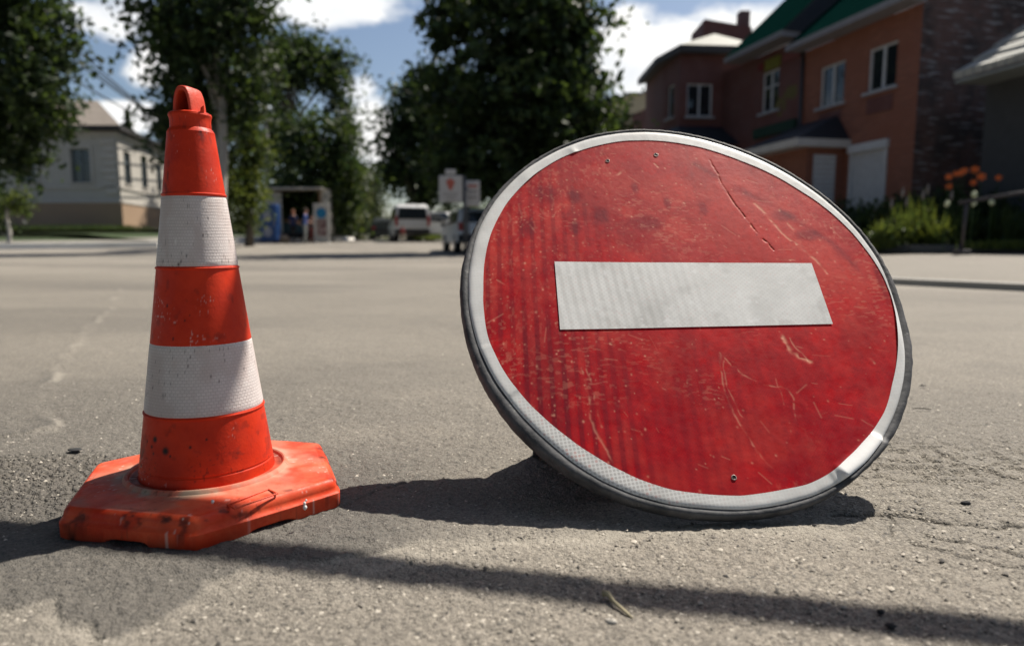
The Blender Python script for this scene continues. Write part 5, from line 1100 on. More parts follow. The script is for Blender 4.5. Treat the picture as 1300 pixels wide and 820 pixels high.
# ------------------------------------------------------------------ flower bed on the right
def flowerbed():
    bk = plain('old_bed_kerb', (.075, .078, .08), .9, .3, 3, bump=.004)
    A, B, C_ = at(1085, 318, 13.2), at(1228, 321, 12.2), at(1420, 327, 11.0)
    zz = .19
    for (p, q, lab) in ((A, B, 'dark low kerb stone edging the left half of the flower bed'), (B, C_, 'dark low kerb edging the flower bed below the handrail')):
        d = (q - p); d.z = 0; L = d.length; o = thing('bed_kerb', lab, 'kerb stone', (p.x, p.y, zz), math.atan2(d.y, d.x), 'kerbs of the flower bed')
        n = max(2, int(L / 1.0))
        for i in range(n): MB().bbox((L * (i + .5) / n, 0, .045), (L / n - .012, .12, .15), .012).build('kerb_stone', bk, o)
    m = MB(); m.add([(A.x - .6, A.y + .08, zz + .06), (B.x, B.y + .08, zz + .06), (C_.x, C_.y + .08, zz + .06), (C_.x + 2, 16.2, .5), (8.2, 19, .45)], [(0, 1, 2, 3, 4)]); tag(m.build('bed_soil', soil), kind='structure')
    rng = np.random.default_rng(21); n_ = [0]
    def tuft(name, label, px, py, w, h, kind, seed, grp=None, nb=420, wd=.012, Y=12.8, flowers=None):
        """blade plant: arching leaves from one foot; px, py = foot pixel, w/h = pixel half width and height"""
        rng = np.random.default_rng(seed); p = at(px, py, Y); k = Y / F; W, H = w * k, h * k; root = thing(name, label, 'plant', (p.x, p.y, max(zz + .05, p.z - .1)), 0, grp)
        V, T = [], []
        for i in range(nb):
            a = rng.uniform(0, 6.28); r0 = W * .55 * math.sqrt(rng.uniform()); b0 = np.array([r0 * math.cos(a), r0 * .7 * math.sin(a), 0]); a2 = a + rng.normal() * .8
            hh = .74 * H * rng.uniform(.2, 1.0) * (.75 + .5 * math.sin(a * 2 + seed) ** 2); out = W * rng.uniform(.15, .75); tip = b0 + np.array([out * math.cos(a2), out * .8 * math.sin(a2), hh]); mid = b0 * .6 + tip * .4 + np.array([0, 0, hh * .22])
            s = np.array([-math.sin(a2), math.cos(a2), .0]) * wd * rng.uniform(.7, 1.5)
            V += [b0 - s, b0 + s, mid + s * 1.2, mid - s * 1.2]; V += [mid - s * 1.2, mid + s * 1.2, tip + s * .2, tip - s * .2]; t = np.clip(rng.normal(.5, .25), 0, 1); T += [t] * 8
        LV, LT, _ = leaves([((0, 0, H * .30), (W * .9, W * .7, H * .34), 1), ((W * .3, 0, H * .45), (W * .5, W * .5, H * .25), .6)], 620, .034, .06, rng)
        V = np.concatenate([np.array(V), LV]); T = np.concatenate([np.array(T), LT * .7])
        np_mesh('foliage', np.array(V), np.arange(len(V)).reshape(-1, 4), LEAF[kind], root, False, {'tone': np.array(T)[:, None] * np.ones((1, 3))}); return root, W, H
    gp = 'leafy clumps in the flower bed'
    rows = [('pale feathery clump at the left end of the flower bed', 1122, 310, 20, 44, 'light'), ('bright green clump nearest the red sign', 1142, 311, 24, 62, 'light'), ('tall bright green clump left of the handrail post', 1168, 310, 26, 78, 'light'), ('bright clump just left of the handrail post', 1194, 311, 24, 52, 'light'), ('dark clump under the left end of the handrail', 1222, 311, 22, 62, 'mid'), ('dark clump under the middle of the handrail', 1248, 312, 24, 46, 'mid'), ('dark clump under the handrail near the right edge', 1274, 313, 24, 64, 'mid'), ('dark clump cut by the right edge of the photo', 1302, 314, 26, 56, 'mid')]
    for i, (lab, px, py, w, h, kd) in enumerate(rows): tuft('flower_bed_plant', lab, px, py, w, h, kd, 40 + i, gp, 260, .011, 12.7 + .25 * (i % 3))
    for i, (px, w, h, lab) in enumerate(((1102, 22, 40, 'dark low hedge plant in front of the garage shutter'), (1150, 30, 62, 'dark shrub behind the bright clump nearest the sign'), (1200, 30, 66, 'dark shrub behind the handrail post'), (1255, 34, 60, 'dark shrub below the orange lilies'))):
        Y = 14.6; p = at(px, 300, Y); k = Y / F; rng = np.random.default_rng(60 + i); root = thing('shrub', lab, 'shrub', (p.x, p.y, .38), 0, 'dark shrubs behind the flower bed')
        V, T, K = leaves([((0, 0, h * k * .45), (w * k, w * k * .7, h * k * .5), 1)], 1700, .05, .11, rng); np_mesh('foliage', V, np.arange(len(V)).reshape(-1, 4), LEAF['dark'], root, False, {'tone': T[:, None] * np.ones((1, 3))})
        st = MB(); st.tube([(0, 0, -.15), (.02, 0, h * k * .5)], [.03, .015], 6); st.build('stem', bark, root, True)
    hedge = [(px, 15.8) for px in range(1000, 1190, 30)]
    for i, (px, Y) in enumerate(hedge):
        p = at(px, 300, Y); rng = np.random.default_rng(80 + i); root = thing('hedge_shrub', ['low dark hedge shrub at the foot of the brick wall'][0], 'shrub', (p.x, p.y, .4), 0, 'hedge shrubs along the brick wall')
        V, T, K = leaves([((0, 0, .42), (.42, .35, .42), 1)], 900, .05, .10, rng); np_mesh('foliage', V, np.arange(len(V)).reshape(-1, 4), LEAF['dark'], root, False, {'tone': T[:, None] * np.ones((1, 3))})
        MB().tube([(0, 0, -.3), (.02, 0, .5)], [.03, .015], 6).build('stem', bark, root, True)
    # lilies: stem, leaves and an orange six-petalled trumpet each
    orange = plain('lily_petal', (.72, .16, .035), .55, .2, 30); pale = plain('pale_bud', (.55, .58, .38), .6); greenm = LEAF['mid']
    spots = [(1204, 226, 'lowest left'), (1204, 238, ''), (1213, 222, ''), (1219, 221, ''), (1224, 218, ''), (1237, 217, ''), (1245, 226, ''), (1235, 233, ''), (1267, 227, '')]
    labs = ['orange lily highest of the pair at the left end of the group', 'orange lily lowest at the left end of the group', 'orange lily left of the tight row of three', 'orange lily in the middle of the tight row of three', 'orange lily right of the tight row of three', 'broad orange lily top centre right of the tight row', 'large bright orange lily right of centre', 'orange lily hanging below the large bright one', 'lone orange lily at the right end of the group']
    for i, (px, py, _) in enumerate(spots):
        Y = 13.6 + .2 * ((i * 7) % 3); p = at(px, py, Y); z0 = .3; root = thing('lily', labs[i], 'flower', (p.x, p.y, z0), 0, 'orange lilies in the flower bed'); h = p.z - z0
        st = MB(); st.tube([(.04, .03, -.05), (.015, .01, h * .6), (0, 0, h)], [.010, .008, .006], 6)
        for j in range(12):
            t = .2 + .055 * j; a = j * 2.4; dv = Vector((math.cos(a), math.sin(a), .5)) * .12; s = Vector((-math.sin(a), math.cos(a), 0)) * .012; b = Vector((.02, .015, h * t)); st.add([b - s, b + s, b + dv], [(0, 1, 2)])
        st.build('stem', plain('lily_stem', (.03, .06, .015), .7) if i == 0 else bpy.data.materials['lily_stem'], root, False)
        m = MB(); tilt = Vector((-.35, -.75, .25)).normalized(); ax = tilt.orthogonal().normalized(); ay = tilt.cross(ax); R0 = .055 * (1.25 if i in (5, 6) else 1)
        for j in range(6):
            a = j * PI / 3 + i; e = ax * math.cos(a) + ay * math.sin(a); s = tilt.cross(e) * R0 * .36; c = Vector((0, 0, h))
            p0, p1, p2, p3 = c, c + tilt * R0 * .7 + e * R0 * .5, c + tilt * R0 * 1.0 + e * R0 * 1.05, c + tilt * R0 * .8 + e * R0 * 1.35
            m.add([p0 - s * .2, p0 + s * .2, p1 + s, p1 - s, p2 + s * .8, p2 - s * .8, p3], [(0, 1, 2, 3), (3, 2, 4, 5), (5, 4, 6)])
        m.build('blossom', orange, root)
    for i, (px, py, lab) in enumerate(((1237, 247, 'large pale yellow bud standing above the handrail'), (1236, 259, 'pale round bud just below the handrail'), (1202, 259, 'pale bud at the left end of the handrail'), (1259, 257, 'pale bud in the dark leaves under the handrail'))):
        Y = 12.2; p = at(px, py, Y); root = thing('flower', lab, 'flower', (p.x, p.y, .25), 0, 'pale buds by the handrail'); h = p.z - .25
        MB().tube([(0, .02, -.05), (0, 0, h)], [.008, .006], 6).build('stem', bpy.data.materials['lily_stem'], root); MB().blob((0, 0, h), (.045, .045, .055), i, 8, .25).build('blossom', pale, root, True)
    # seed heads rising over the clumps
    seed = plain('dry_seed_head', (.22, .19, .17), .9)
    for i, (px, py, lab) in enumerate(((1132, 258, 'dry seed spike at the left end of the bed'), (1146, 244, 'tallest dry seed spike left of the bright clump'), (1151, 256, 'dry seed spike beside the tallest one'), (1172, 247, 'dry seed spike over the tall bright clump'), (1178, 240, 'thin dry seed spike in front of the dark wall'), (1208, 248, 'dry seed spike below the left lilies'))):
        Y = 13.0; p = at(px, py, Y); root = thing('seed_spike', lab, 'plant', (p.x, p.y, .28), 0, 'dry seed spikes in the flower bed'); h = p.z - .28
        MB().tube([(.03, 0, -.05), (0, 0, h)], [.008, .005], 6).build('stem', bpy.data.materials['lily_stem'], root); MB().tube([(0, 0, h - .10), (0, 0, h - .02), (.01, 0, h + .1)], [.012, .03, .006], 7).build('seed_head', seed, root)
    # handrail
    iron = plain('dark_iron_rail', (.055, .05, .055), .5, .2, 8, metal=.4); a, b = at(1217, 258, 11.6), at(1400, 228, 10.4); ft = at(1221, 320, 11.7)
    root = thing('handrail', 'dark iron handrail with slanting post over the flower bed kerb', 'handrail', (ft.x, ft.y, .17)); o = Vector(root.location)
    MB().tube([a - o, b - o], .03, 10).build('rail', iron, root, True)
    MB().tube([Vector((0, 0, 0)), a - o + (b - a) * .06], .028, 10).build('post', iron, root, True); MB().bbox((0, 0, .02), (.2, .2, .09), .01).build('base_plate', iron, root)
flowerbed()
# fringe of grass by the bed and along the left bank
def grass(name, label, pts, n, h, seed, kind='light'):
    rng = np.random.default_rng(seed); V, T = [], []
    P = np.array(pts); 
    for i in range(n):
        k = rng.integers(len(P) - 1); t = rng.uniform(); p = P[k] * (1 - t) + P[k + 1] * t; c = np.array([p[0] + rng.normal() * p[3], p[1] + rng.normal() * p[3], p[2]])
        hh = h * rng.uniform(.5, 1.3); d = rng.normal(size=3) * h * .3; a = rng.uniform(0, 6.28); s = np.array([math.cos(a), math.sin(a), 0]) * h * .07; V += [c - s, c + s, c + d * [1, 1, 0] + [0, 0, hh]]; T += [rng.uniform()] * 3
    tag(np_mesh(name, np.array(V), np.arange(len(V)).reshape(-1, 3), LEAF[kind], None, False, {'tone': np.array(T)[:, None] * np.ones((1, 3))}), label, 'grass', kind='stuff')
q = lambda px, py, Y, s, z=None: (at(px, py, Y).x, Y, at(px, py, Y).z if z is None else z, s)
grass('grass', 'sunlit grass fringe along the flower bed kerb at right', [q(1235, 316, 11.95, .09, .24), q(1400, 322, 11.0, .09, .24)], 2600, .14, 1)
grass('grass', 'dark grass on the bank under the plastered house', [(-40, 32.2, .95, .7), (xat(60, 32.2), 32.2, .95, .7), (xat(160, 32), 32, .95, .6)], 9000, .2, 2, 'mid')
grass('grass', 'bright grass strip under the far parked cars', [(xat(535, 36), 36, .55, .5), (xat(578, 33), 33, .5, .5)], 4000, .2, 3)

# ------------------------------------------------------------------ pole and wires
def poles():
    m = plain('pole_concrete', (.15, .145, .14), .85); w = plain('cable_black', (.02, .02, .022), .6); ins = plain('insulator', (.3, .3, .28), .4)
    def pole(px, Y, top, lab, r=.11):
        g = gz(0, Y); root = thing('utility_pole', lab, 'utility pole', (xat(px, Y, 2), Y, g), 0, 'utility poles'); h = at(px, top, Y).z - g
        MB().tube([(0, 0, -.3), (0, 0, h)], [r * 1.3, r * .8], 12).build('shaft', m, root, True); ca = MB().box((0, 0, h - .35), (1.5, .09, .09)).build('crossarm', m, root)
        for i, x in enumerate((-.65, -.3, .3, .65)): MB().lathe([(.02, 0), (.05, .04), (.03, .08), (.045, .12), (.01, .16)], 8, (x, 0, h - .3)).build('insulator', ins, ca, True)
        return Vector((xat(px, Y, 2), Y, g + h - .2))
    pole(342, 37, 88, 'thin grey utility pole right of the ivy clad trunk'); e = pole(252, 46, 172, 'utility pole hidden behind the tall pale trunked tree')
    for i, (x0, y0, dy) in enumerate(((60, 8, 0), (60, 22, .1), (60, 33, .2), (60, 62, .35))):
        a = at(x0, y0, 24); a = e + (a - e) * 1.7; b = e + Vector((-.65 + .42 * i, 0, -.02 - dy * 2)); pts = []
        for t in np.linspace(0, 1, 14): p = a.lerp(b, t); p.z -= 1.1 * 4 * t * (1 - t) * .35; pts.append(p)
        o = MB().tube([p - a for p in pts], .034, 6).build('overhead_cable', w, None, True, a)
        tag(o, ['uppermost black overhead cable in the sky at left', 'second overhead cable below the uppermost one at left', 'third overhead cable in the sky at left', 'lowest thin overhead cable above the plastered house'][i], 'cable', 'overhead cables')
poles()

# ------------------------------------------------------------------ people (one skinned body each, hair as a child)
def person(label, px, Y, foot_py, head_py, yaw, shirt, legs, hair, pose='stand', skin=(.42, .22, .15), shoes=(.02, .02, .02), skirt=False):
    k = Y / F; H = (foot_py - head_py) * k; z0 = at(px, foot_py, Y).z; z0 = gz(0, Y) + .01 if abs(z0 - gz(0, Y)) < 1.2 else z0
    root = thing('person', label, 'person', (xat(px, Y, 1), Y, z0), yaw); s = H / 1.72
    bend = {'stand': 0, 'bend': .55, 'walk': 0.05, 'reach': .1}[pose]; cb, sb = math.cos(bend), math.sin(bend)
    up = lambda h, f=0: (0, -(h - .95) * sb - f, .95 + (h - .95) * cb)        # faces -Y
    st = .17 if pose == 'walk' else .03
    vs = [(0, 0, .95), up(1.12), up(1.30), up(1.44), up(1.52), up(1.60, .02), up(1.70, .02)]; rad = [.145, .13, .155, .13, .058, .085, .078]; ed = [(0, 1), (1, 2), (2, 3), (3, 4), (4, 5), (5, 6)]
    def chain(a, pts, rr):
        for p, r in zip(pts, rr): vs.append(p); rad.append(r); ed.append((a, len(vs) - 1)); a = len(vs) - 1
    for sx in (-1, 1):
        chain(0, [(.09 * sx, 0, .90), (.10 * sx, -.02 - st * sx * .5, .50), (.10 * sx, -st * sx + .01, .10), (.10 * sx, -st * sx, .05), (.11 * sx, -st * sx - .14, .035)], [.105, .068, .045, .045, .035])
        sh = up(1.42); f = .28 if pose in ('reach', 'bend') else .06
        chain(3, [(.19 * sx, sh[1], sh[2] - .02), (.23 * sx, sh[1] - f * .25 + .02, sh[2] - .27), (.21 * sx, sh[1] - f - .05, sh[2] - (.40 if f > .1 else .52)), (.205 * sx, sh[1] - f - .09, sh[2] - (.42 if f > .1 else .60))], [.062, .045, .034, .036])
    me = bpy.data.meshes.new('body'); me.from_pydata([tuple(c * s for c in v) for v in vs], ed, []); o = bpy.data.objects.new('body', me); COL.objects.link(o)
    sk = o.modifiers.new('k', 'SKIN'); sb_ = o.modifiers.new('s', 'SUBSURF'); sb_.levels = 2; sb_.render_levels = 2
    for i, r in enumerate(rad): me.skin_vertices[0].data[i].radius = (r * s, r * s * (.8 if i < 4 else 1))
    me.skin_vertices[0].data[0].use_root = True
    dg = bpy.context.evaluated_depsgraph_get(); nm = bpy.data.meshes.new_from_object(o.evaluated_get(dg)); o.modifiers.clear(); o.data = nm; nm.name = 'body'; o.parent = root
    mats = [plain('skin', skin, .6), plain('shirt', shirt, .8, .3, 9), plain('legwear', legs, .85, .25, 9), plain('shoes', shoes, .6)]
    nm.materials.clear()
    for m in mats: nm.materials.append(m)
    for p in nm.polygons:
        c = p.center / s; hz = .95 + ((c.z - .95) * cb - c.y * sb) if c.z > .9 else c.z
        p.material_index = 3 if c.z < .09 else 2 if c.z < .96 and abs(c.x) < .18 else 0 if hz > 1.47 or (abs(c.x) > .16 and hz < 1.17 and c.z > .5) else 1
        p.use_smooth = True
    hc = up(1.70, .0); m = MB(); m.lathe([(.001, .10), (.05, .09), (.085, .05), (.098, .0), (.094, -.06), (.07, -.10)], 14); hm = m.build('hair', plain('hair', hair, .7), root, True, Vector(hc) * s + Vector((0, .022 * s, .0))); hm.scale = (s, s, s)
    face = MB()
    for q, r in (((0, -.092, 1.64), (.013, .018, .022)), ((-.085, .0, 1.645), (.012, .02, .03)), ((.085, .0, 1.645), (.012, .02, .03))):
        pp = up(q[2], -q[1]); face = MB().blob((q[0], pp[1], pp[2]), r, 1, 8, 0); face.v = [tuple(c * s for c in v) for v in face.v]; face.build('nose' if q[0] == 0 else 'ear', mats[0], root, True)
    return root
person('person in a bright blue jacket bending forward beside the cone', 291, 32, 303, 262, R(-70), (.03, .10, .30), (.03, .035, .05), (.06, .04, .03), 'bend')
person('person in dark navy clothes standing at the kiosk counter', 372, 31.6, 306, 266, R(170), (.015, .02, .07), (.006, .006, .008), (.25, .10, .05), 'reach')
person('person in a blue shirt and pale trousers standing at the kiosk', 387, 31.8, 306, 264, R(110), (.08, .14, .38), (.30, .31, .30), (.05, .03, .02), 'reach')
person('person in dark clothes with red trousers next to the poster stand', 396, 32.6, 306, 272, R(30), (.03, .03, .035), (.16, .04, .035), (.04, .03, .03), 'stand')
person('person in a red top standing by the white van', 511, 32.5, 304, 283, R(20), (.30, .03, .04), (.30, .25, .2), (.03, .02, .02), 'walk')

# ------------------------------------------------------------------ kiosk, fridge, poster stand, boards
def kiosk():
    Y = 33.2; g = gz(0, Y) ; x0, x1 = xat(344, Y), xat(409, Y); W = x1 - x0; zt = at(0, 241, Y).z - g
    root = thing('kiosk', 'open fronted trailer kiosk with pale ribbed panels and a dark inside', 'kiosk', (x0, Y, g)); pale = plain('pale_panel', (.42, .40, .35), .7, .12, 2); warm = plain('wood_trim', (.28, .17, .09), .7); dk = plain('kiosk_inside', (.04, .042, .045), .9); stuff = [plain('goods_a', (.25, .22, .2), .8, .6, 4), plain('goods_b', (.16, .05, .04), .8, .6, 5)]
    D = 2.2
    MB().bbox((W / 2, D, zt / 2), (W, .06, zt), .01).build('back_wall', dk, root)
    MB().box((W / 2, D / 2, .42), (W - .02, D - .02, .1)).build('floor_panel', dk, root)
    m = MB(); n = 9
    for i in range(n): m.box((-.02, D * (i + .5) / n, zt / 2 + .2), (.06, D / n * .92, zt - .42))
    m.build('side_panel', pale, root); m = MB()
    for i in range(11): m.box((-.26 + .085 * i, -.02 - .1, zt * .52 + .12), (.074, .05, zt - .6))
    m.build('open_shutter', pale, root)
    m = MB(); m.box((W + .03, D / 2, zt / 2 + .2), (.06, D, zt - .4)); m.box((W + .16, .45, zt / 2 + .35), (.2, .9, zt - .6)); m.build('side_panel', pale, root)
    rf = MB().bbox((W / 2, D / 2 - .12, zt + .03), (W + .3, D + .5, .1), .02).build('roof', pale, root); MB().box((W / 2, -.36, zt - .035), (W + .28, .05, .02)).build('roof_trim', warm, rf)
    MB().tube([(.05, -.03, .45), (.05, -.03, zt - .06)], .04, 8).build('corner_post', warm, root); MB().tube([(W - .05, -.03, .45), (W - .05, -.03, zt - .06)], .04, 8).build('corner_post', warm, root)
    MB().bbox((W / 2, .25, 1.05), (W - .2, .5, .08), .01).build('counter', warm, root); MB().box((W / 2, .3, .72), (W - .3, .3, .55)).build('counter_front', plain('teal_front', (.05, .09, .10), .8), root)
    for j, z in enumerate((1.35, 1.75, 2.15)):
        sh = MB().box((W / 2, D - .25, z), (W - .3, .35, .03)).build('shelf', dk, root)
        for i in range(9):
            h = .18 + .1 * ((i * 5 + j) % 3) / 2; MB().bbox((.35 + i * (W - .7) / 8, D - .25, z + .017 + h / 2), (.16, .14, h), .015).build('packet', stuff[(i + j) % 2], sh)
    for x in (.5, W - .5): MB().lathe([(.05, -.09), (.27, -.09), (.3, -.05), (.3, .05), (.27, .09), (.05, .09)], 18).build('wheel', plain('tyre_rubber', (.015, .015, .016), .8), root, True, Vector((x, D / 2, .28))).rotation_euler = (0, PI / 2, 0)
    # sack on the ground by the kiosk
    p = on_plane(358, 314); Ys = 32.0; tag(MB().blob((0, 0, .17), (.42, .3, .24), 3, 12, .12).build('sack', plain('sackcloth', (.30, .23, .17), .9), None, True, (xat(357, Ys), Ys, gz(0, Ys))), 'pale brown sack lying between the blue fridge and the customers', 'sack')
    # fridge
    Yf = 31.4; gf = gz(0, Yf); xf = xat(341, Yf); b = plain('fridge_blue', (.018, .055, .17), .45, .12, 2); pl = plain('fridge_print', (.24, .25, .30), .6, .4, 9)
    fr = thing('drinks_fridge', 'tall blue drinks fridge with pale printed patches by the kiosk', 'fridge', (xf, Yf, gf)); hf = at(0, 259, Yf).z - gf
    MB().bbox((0, .3, hf / 2 + .04), (.76, .6, hf - .08), .03).build('cabinet', b, fr); dr = MB().bbox((0, -.035, hf / 2 + .04), (.74, .06, hf - .12), .02).build('door', b, fr)
    for z in (hf * .68, hf * .30): MB().prism([(.19 * math.cos(t) , z + .24 * math.sin(t)) for t in np.linspace(0, 2 * PI, 18)[:-1]], -.072, -.066, 'y').build('print', pl, dr)
    MB().tube([(.31, -.10, hf * .42), (.31, -.10, hf * .62)], .014, 8).build('handle', pl, dr)
    for x in (-.3, .3):
        for y in (.1, .5): MB().lathe([(.025, 0), (.03, .05)], 8, (x, y, 0), True).build('foot', b, fr)
    # poster stand with blue disc
    Yp = 31.5; gp = gz(0, Yp); ps = thing('poster_stand', 'white poster stand with a blue disc above a printed sheet', 'poster stand', (xat(409, Yp), Yp, gp)); hp = at(0, 259, Yp).z - gp; W2 = xat(419, Yp) - xat(399, Yp); wh = plain('stand_white', (.45, .44, .42), .6)
    MB().bbox((0, 0, hp / 2 + .03), (W2, .06, hp - .06), .012).build('panel', wh, ps); MB().prism([(.235 * math.cos(t), hp - .42 + .235 * math.sin(t)) for t in np.linspace(0, 2 * PI, 33)[:-1]], -.042, -.033, 'y').build('blue_disc', plain('disc_blue', (.012, .17, .36), .5), ps)
    poster = NT('poster_print'); n = poster.noise(9, 3, .6); pm = poster.out(poster.mix(poster.ramp(n, .4, .6), (.12, .055, .06), (.34, .26, .25)), .6)
    MB().box((0, -.036, hp * .40), (W2 * .62, .008, hp * .42)).build('poster', pm, ps)
    for x in (-W2 / 2 + .05, W2 / 2 - .05): MB().box((x, .02, .04), (.05, .4, .08)).build('foot', wh, ps)
kiosk()
def boards():
    wh = plain('board_white', (.50, .48, .46), .6, .1, 2); rd = plain('board_red', (.42, .11, .08), .6, .25, 8); gm = plain('board_post', (.08, .08, .085), .6); Y = 18.4
    g = gz(0, Y); root = thing('signboard', 'square white signboard with a red mark and small plate on top', 'signboard', (xat(572, Y, 2), Y, g)); k = Y / F; o = Vector(root.location)
    c = at(572, 240, Y) - o; w, h = 29 * k, 33 * k; pn = MB().bbox((0, 0, c.z), (w, .08, h), .02).build('panel', wh, root)
    rr = random.Random(2); m = MB(); m.prism([(.10 * math.cos(t) * (1 + .3 * math.sin(3 * t)), c.z + .12 + .15 * math.sin(t)) for t in np.linspace(0, 2 * PI, 15)[:-1]], -.05, -.041, 'y'); m.build('emblem', rd, pn)
    for i in range(3): MB().box((0, -.043, c.z - .12 - .07 * i), (w * (.66 - .12 * i), .006, .025)).build('text_line', plain('board_grey', (.3, .27, .26), .6), pn)
    MB().bbox((0, 0, c.z + h / 2 + .09), (w * .45, .06, .14), .015).build('top_plate', wh, root)
    for x in (-.02 + w * .62,): MB().tube([(x, .05, 0), (x, .05, c.z + h / 2)], .045, 10).build('post', gm, root, True); MB().box((w * .38, .07, c.z), (w * .7, .04, .06)).build('bracket', gm, root)
    Y = 18.8; root = thing('signboard', 'narrow pale signboard half hidden behind the square one', 'signboard', (xat(600, Y, 2), Y, gz(0, Y))); o = Vector(root.location); c = at(600, 246, Y) - o; k = Y / F; pn = MB().bbox((0, 0, c.z), (18 * k, .08, 32 * k), .02).build('panel', wh, root)
    for i in range(3): MB().box((0, -.043, c.z + .2 - .15 * i), (.26, .006, .06)).build('text_line', rd if i == 0 else bpy.data.materials['board_grey'], pn)
    MB().tube([(-.14, .06, 0), (-.14, .06, c.z + .3)], .03, 10).build('post', gm, root, True)
boards()

# ------------------------------------------------------------------ vehicles
tyre = bpy.data.materials['tyre_rubber']; rimm = plain('wheel_rim', (.35, .36, .37), .35, metal=.6); red = plain('lamp_red', (.30, .015, .015), .3); trimd = plain('plastic_dark', (.02, .02, .022), .6); carglass = glass_mat('car_glass', (.02, .026, .03), .05); lampw = plain('lamp_clear', (.6, .6, .58), .2)
def vehicle(name, label, cat, x, Y, yaw, paint, L, W, prof, glassz, roofz, wheels, wr=.31, group=None, front_win=None):
    """prof: (y, z) side outline of the body, y=0 is the rear bumper; cabin tapers inwards above glassz"""
    root = thing(name, label, cat, (x, Y, gz(0, Y)), yaw, group)
    def hw(z): return W / 2 * (1.0 if z < glassz else 1 - .17 * (z - glassz) / (roofz - glassz)) * (1 if z > .35 else .95)
    m = MB(); n = len(prof); bev = .05
    vs = []
    for f, ins in ((-1, 1), (1, 1)):
        for y, z in prof: vs.append((f * hw(z), y, z))
    m.add(vs, [tuple(range(n)), tuple(reversed(range(n, 2 * n)))] + [(i, n + i, n + (i + 1) % n, (i + 1) % n) for i in range(n)])
    b = m.build('body', paint, root, autosmooth=38); bm = b.modifiers.new('b', 'BEVEL'); bm.width = .045; bm.segments = 3; bm.limit_method = 'ANGLE'; bm.angle_limit = R(25)
    return root, b, hw
def finish_vehicle(root, b, hw, wheels, W, wr, rear_win, side_wins, lamps, front_win=None, bumper=None, plate=True, L=4):
    for (y, z0, z1, y0, y1) in [rear_win] if rear_win else []:
        a, c = hw(z0) * .84, hw(z1) * .84; MB().sheet([(-a, y0 - .012, z0), (a, y0 - .012, z0), (c, y1 - .012, z1), (-c, y1 - .012, z1)]).build('rear_window', carglass, root)
    if front_win:
        z0, z1, y0, y1 = front_win; a, c = hw(z0) * .86, hw(z1) * .86; MB().sheet([(a, y0 + .012, z0), (-a, y0 + .012, z0), (-c, y1 + .012, z1), (c, y1 + .012, z1)]).build('windscreen', carglass, root)
    for sx in (-1, 1):
        for (ya, yb, yc, yd, z0, z1) in side_wins:
            q = [(sx * (hw(z0) + .014), ya, z0), (sx * (hw(z0) + .014), yb, z0), (sx * (hw(z1) + .014), yc, z1), (sx * (hw(z1) + .014), yd, z1)]; MB().sheet(q if sx > 0 else q[::-1]).build('side_window', carglass, root)
        for y in wheels:
            w = MB().lathe([(.02, -.1), (wr * .8, -.105), (wr * .97, -.085), (wr, -.05), (wr, .05), (wr * .97, .085), (wr * .8, .105), (.02, .1)], 24).build('wheel', tyre, root, True, Vector((sx * (W / 2 - .09), y, wr))); w.rotation_euler = (0, PI / 2, 0)
            MB().lathe([(.03, .112 * 1), (wr * .55, .108), (wr * .64, .116), (wr * .66, .104)], 20).build('rim', rimm, w, True); MB().lathe([(.03, -.112 * 1), (wr * .55, -.108), (wr * .64, -.116), (wr * .66, -.104)], 20).build('rim', rimm, w, True)
        for (nm, y, x0, x1, z0, z1, mt) in lamps: MB().bbox((sx * (x0 + x1) / 2, y, (z0 + z1) / 2), (x1 - x0, .07, z1 - z0), .015).build(nm, mt, root)
        MB().bbox((sx * (W / 2 + .08), L * .70, .98), (.16, .10, .13), .03).build('mirror', trimd, root)
    if bumper: MB().bbox((0, bumper[0], bumper[1]), (W * .98, .16, .24), .04).build('bumper', trimd, root)
    if plate: MB().bbox((0, -.045, .62 if not bumper else .78), (.5, .03, .12), .006).build('number_plate', lampw, root)
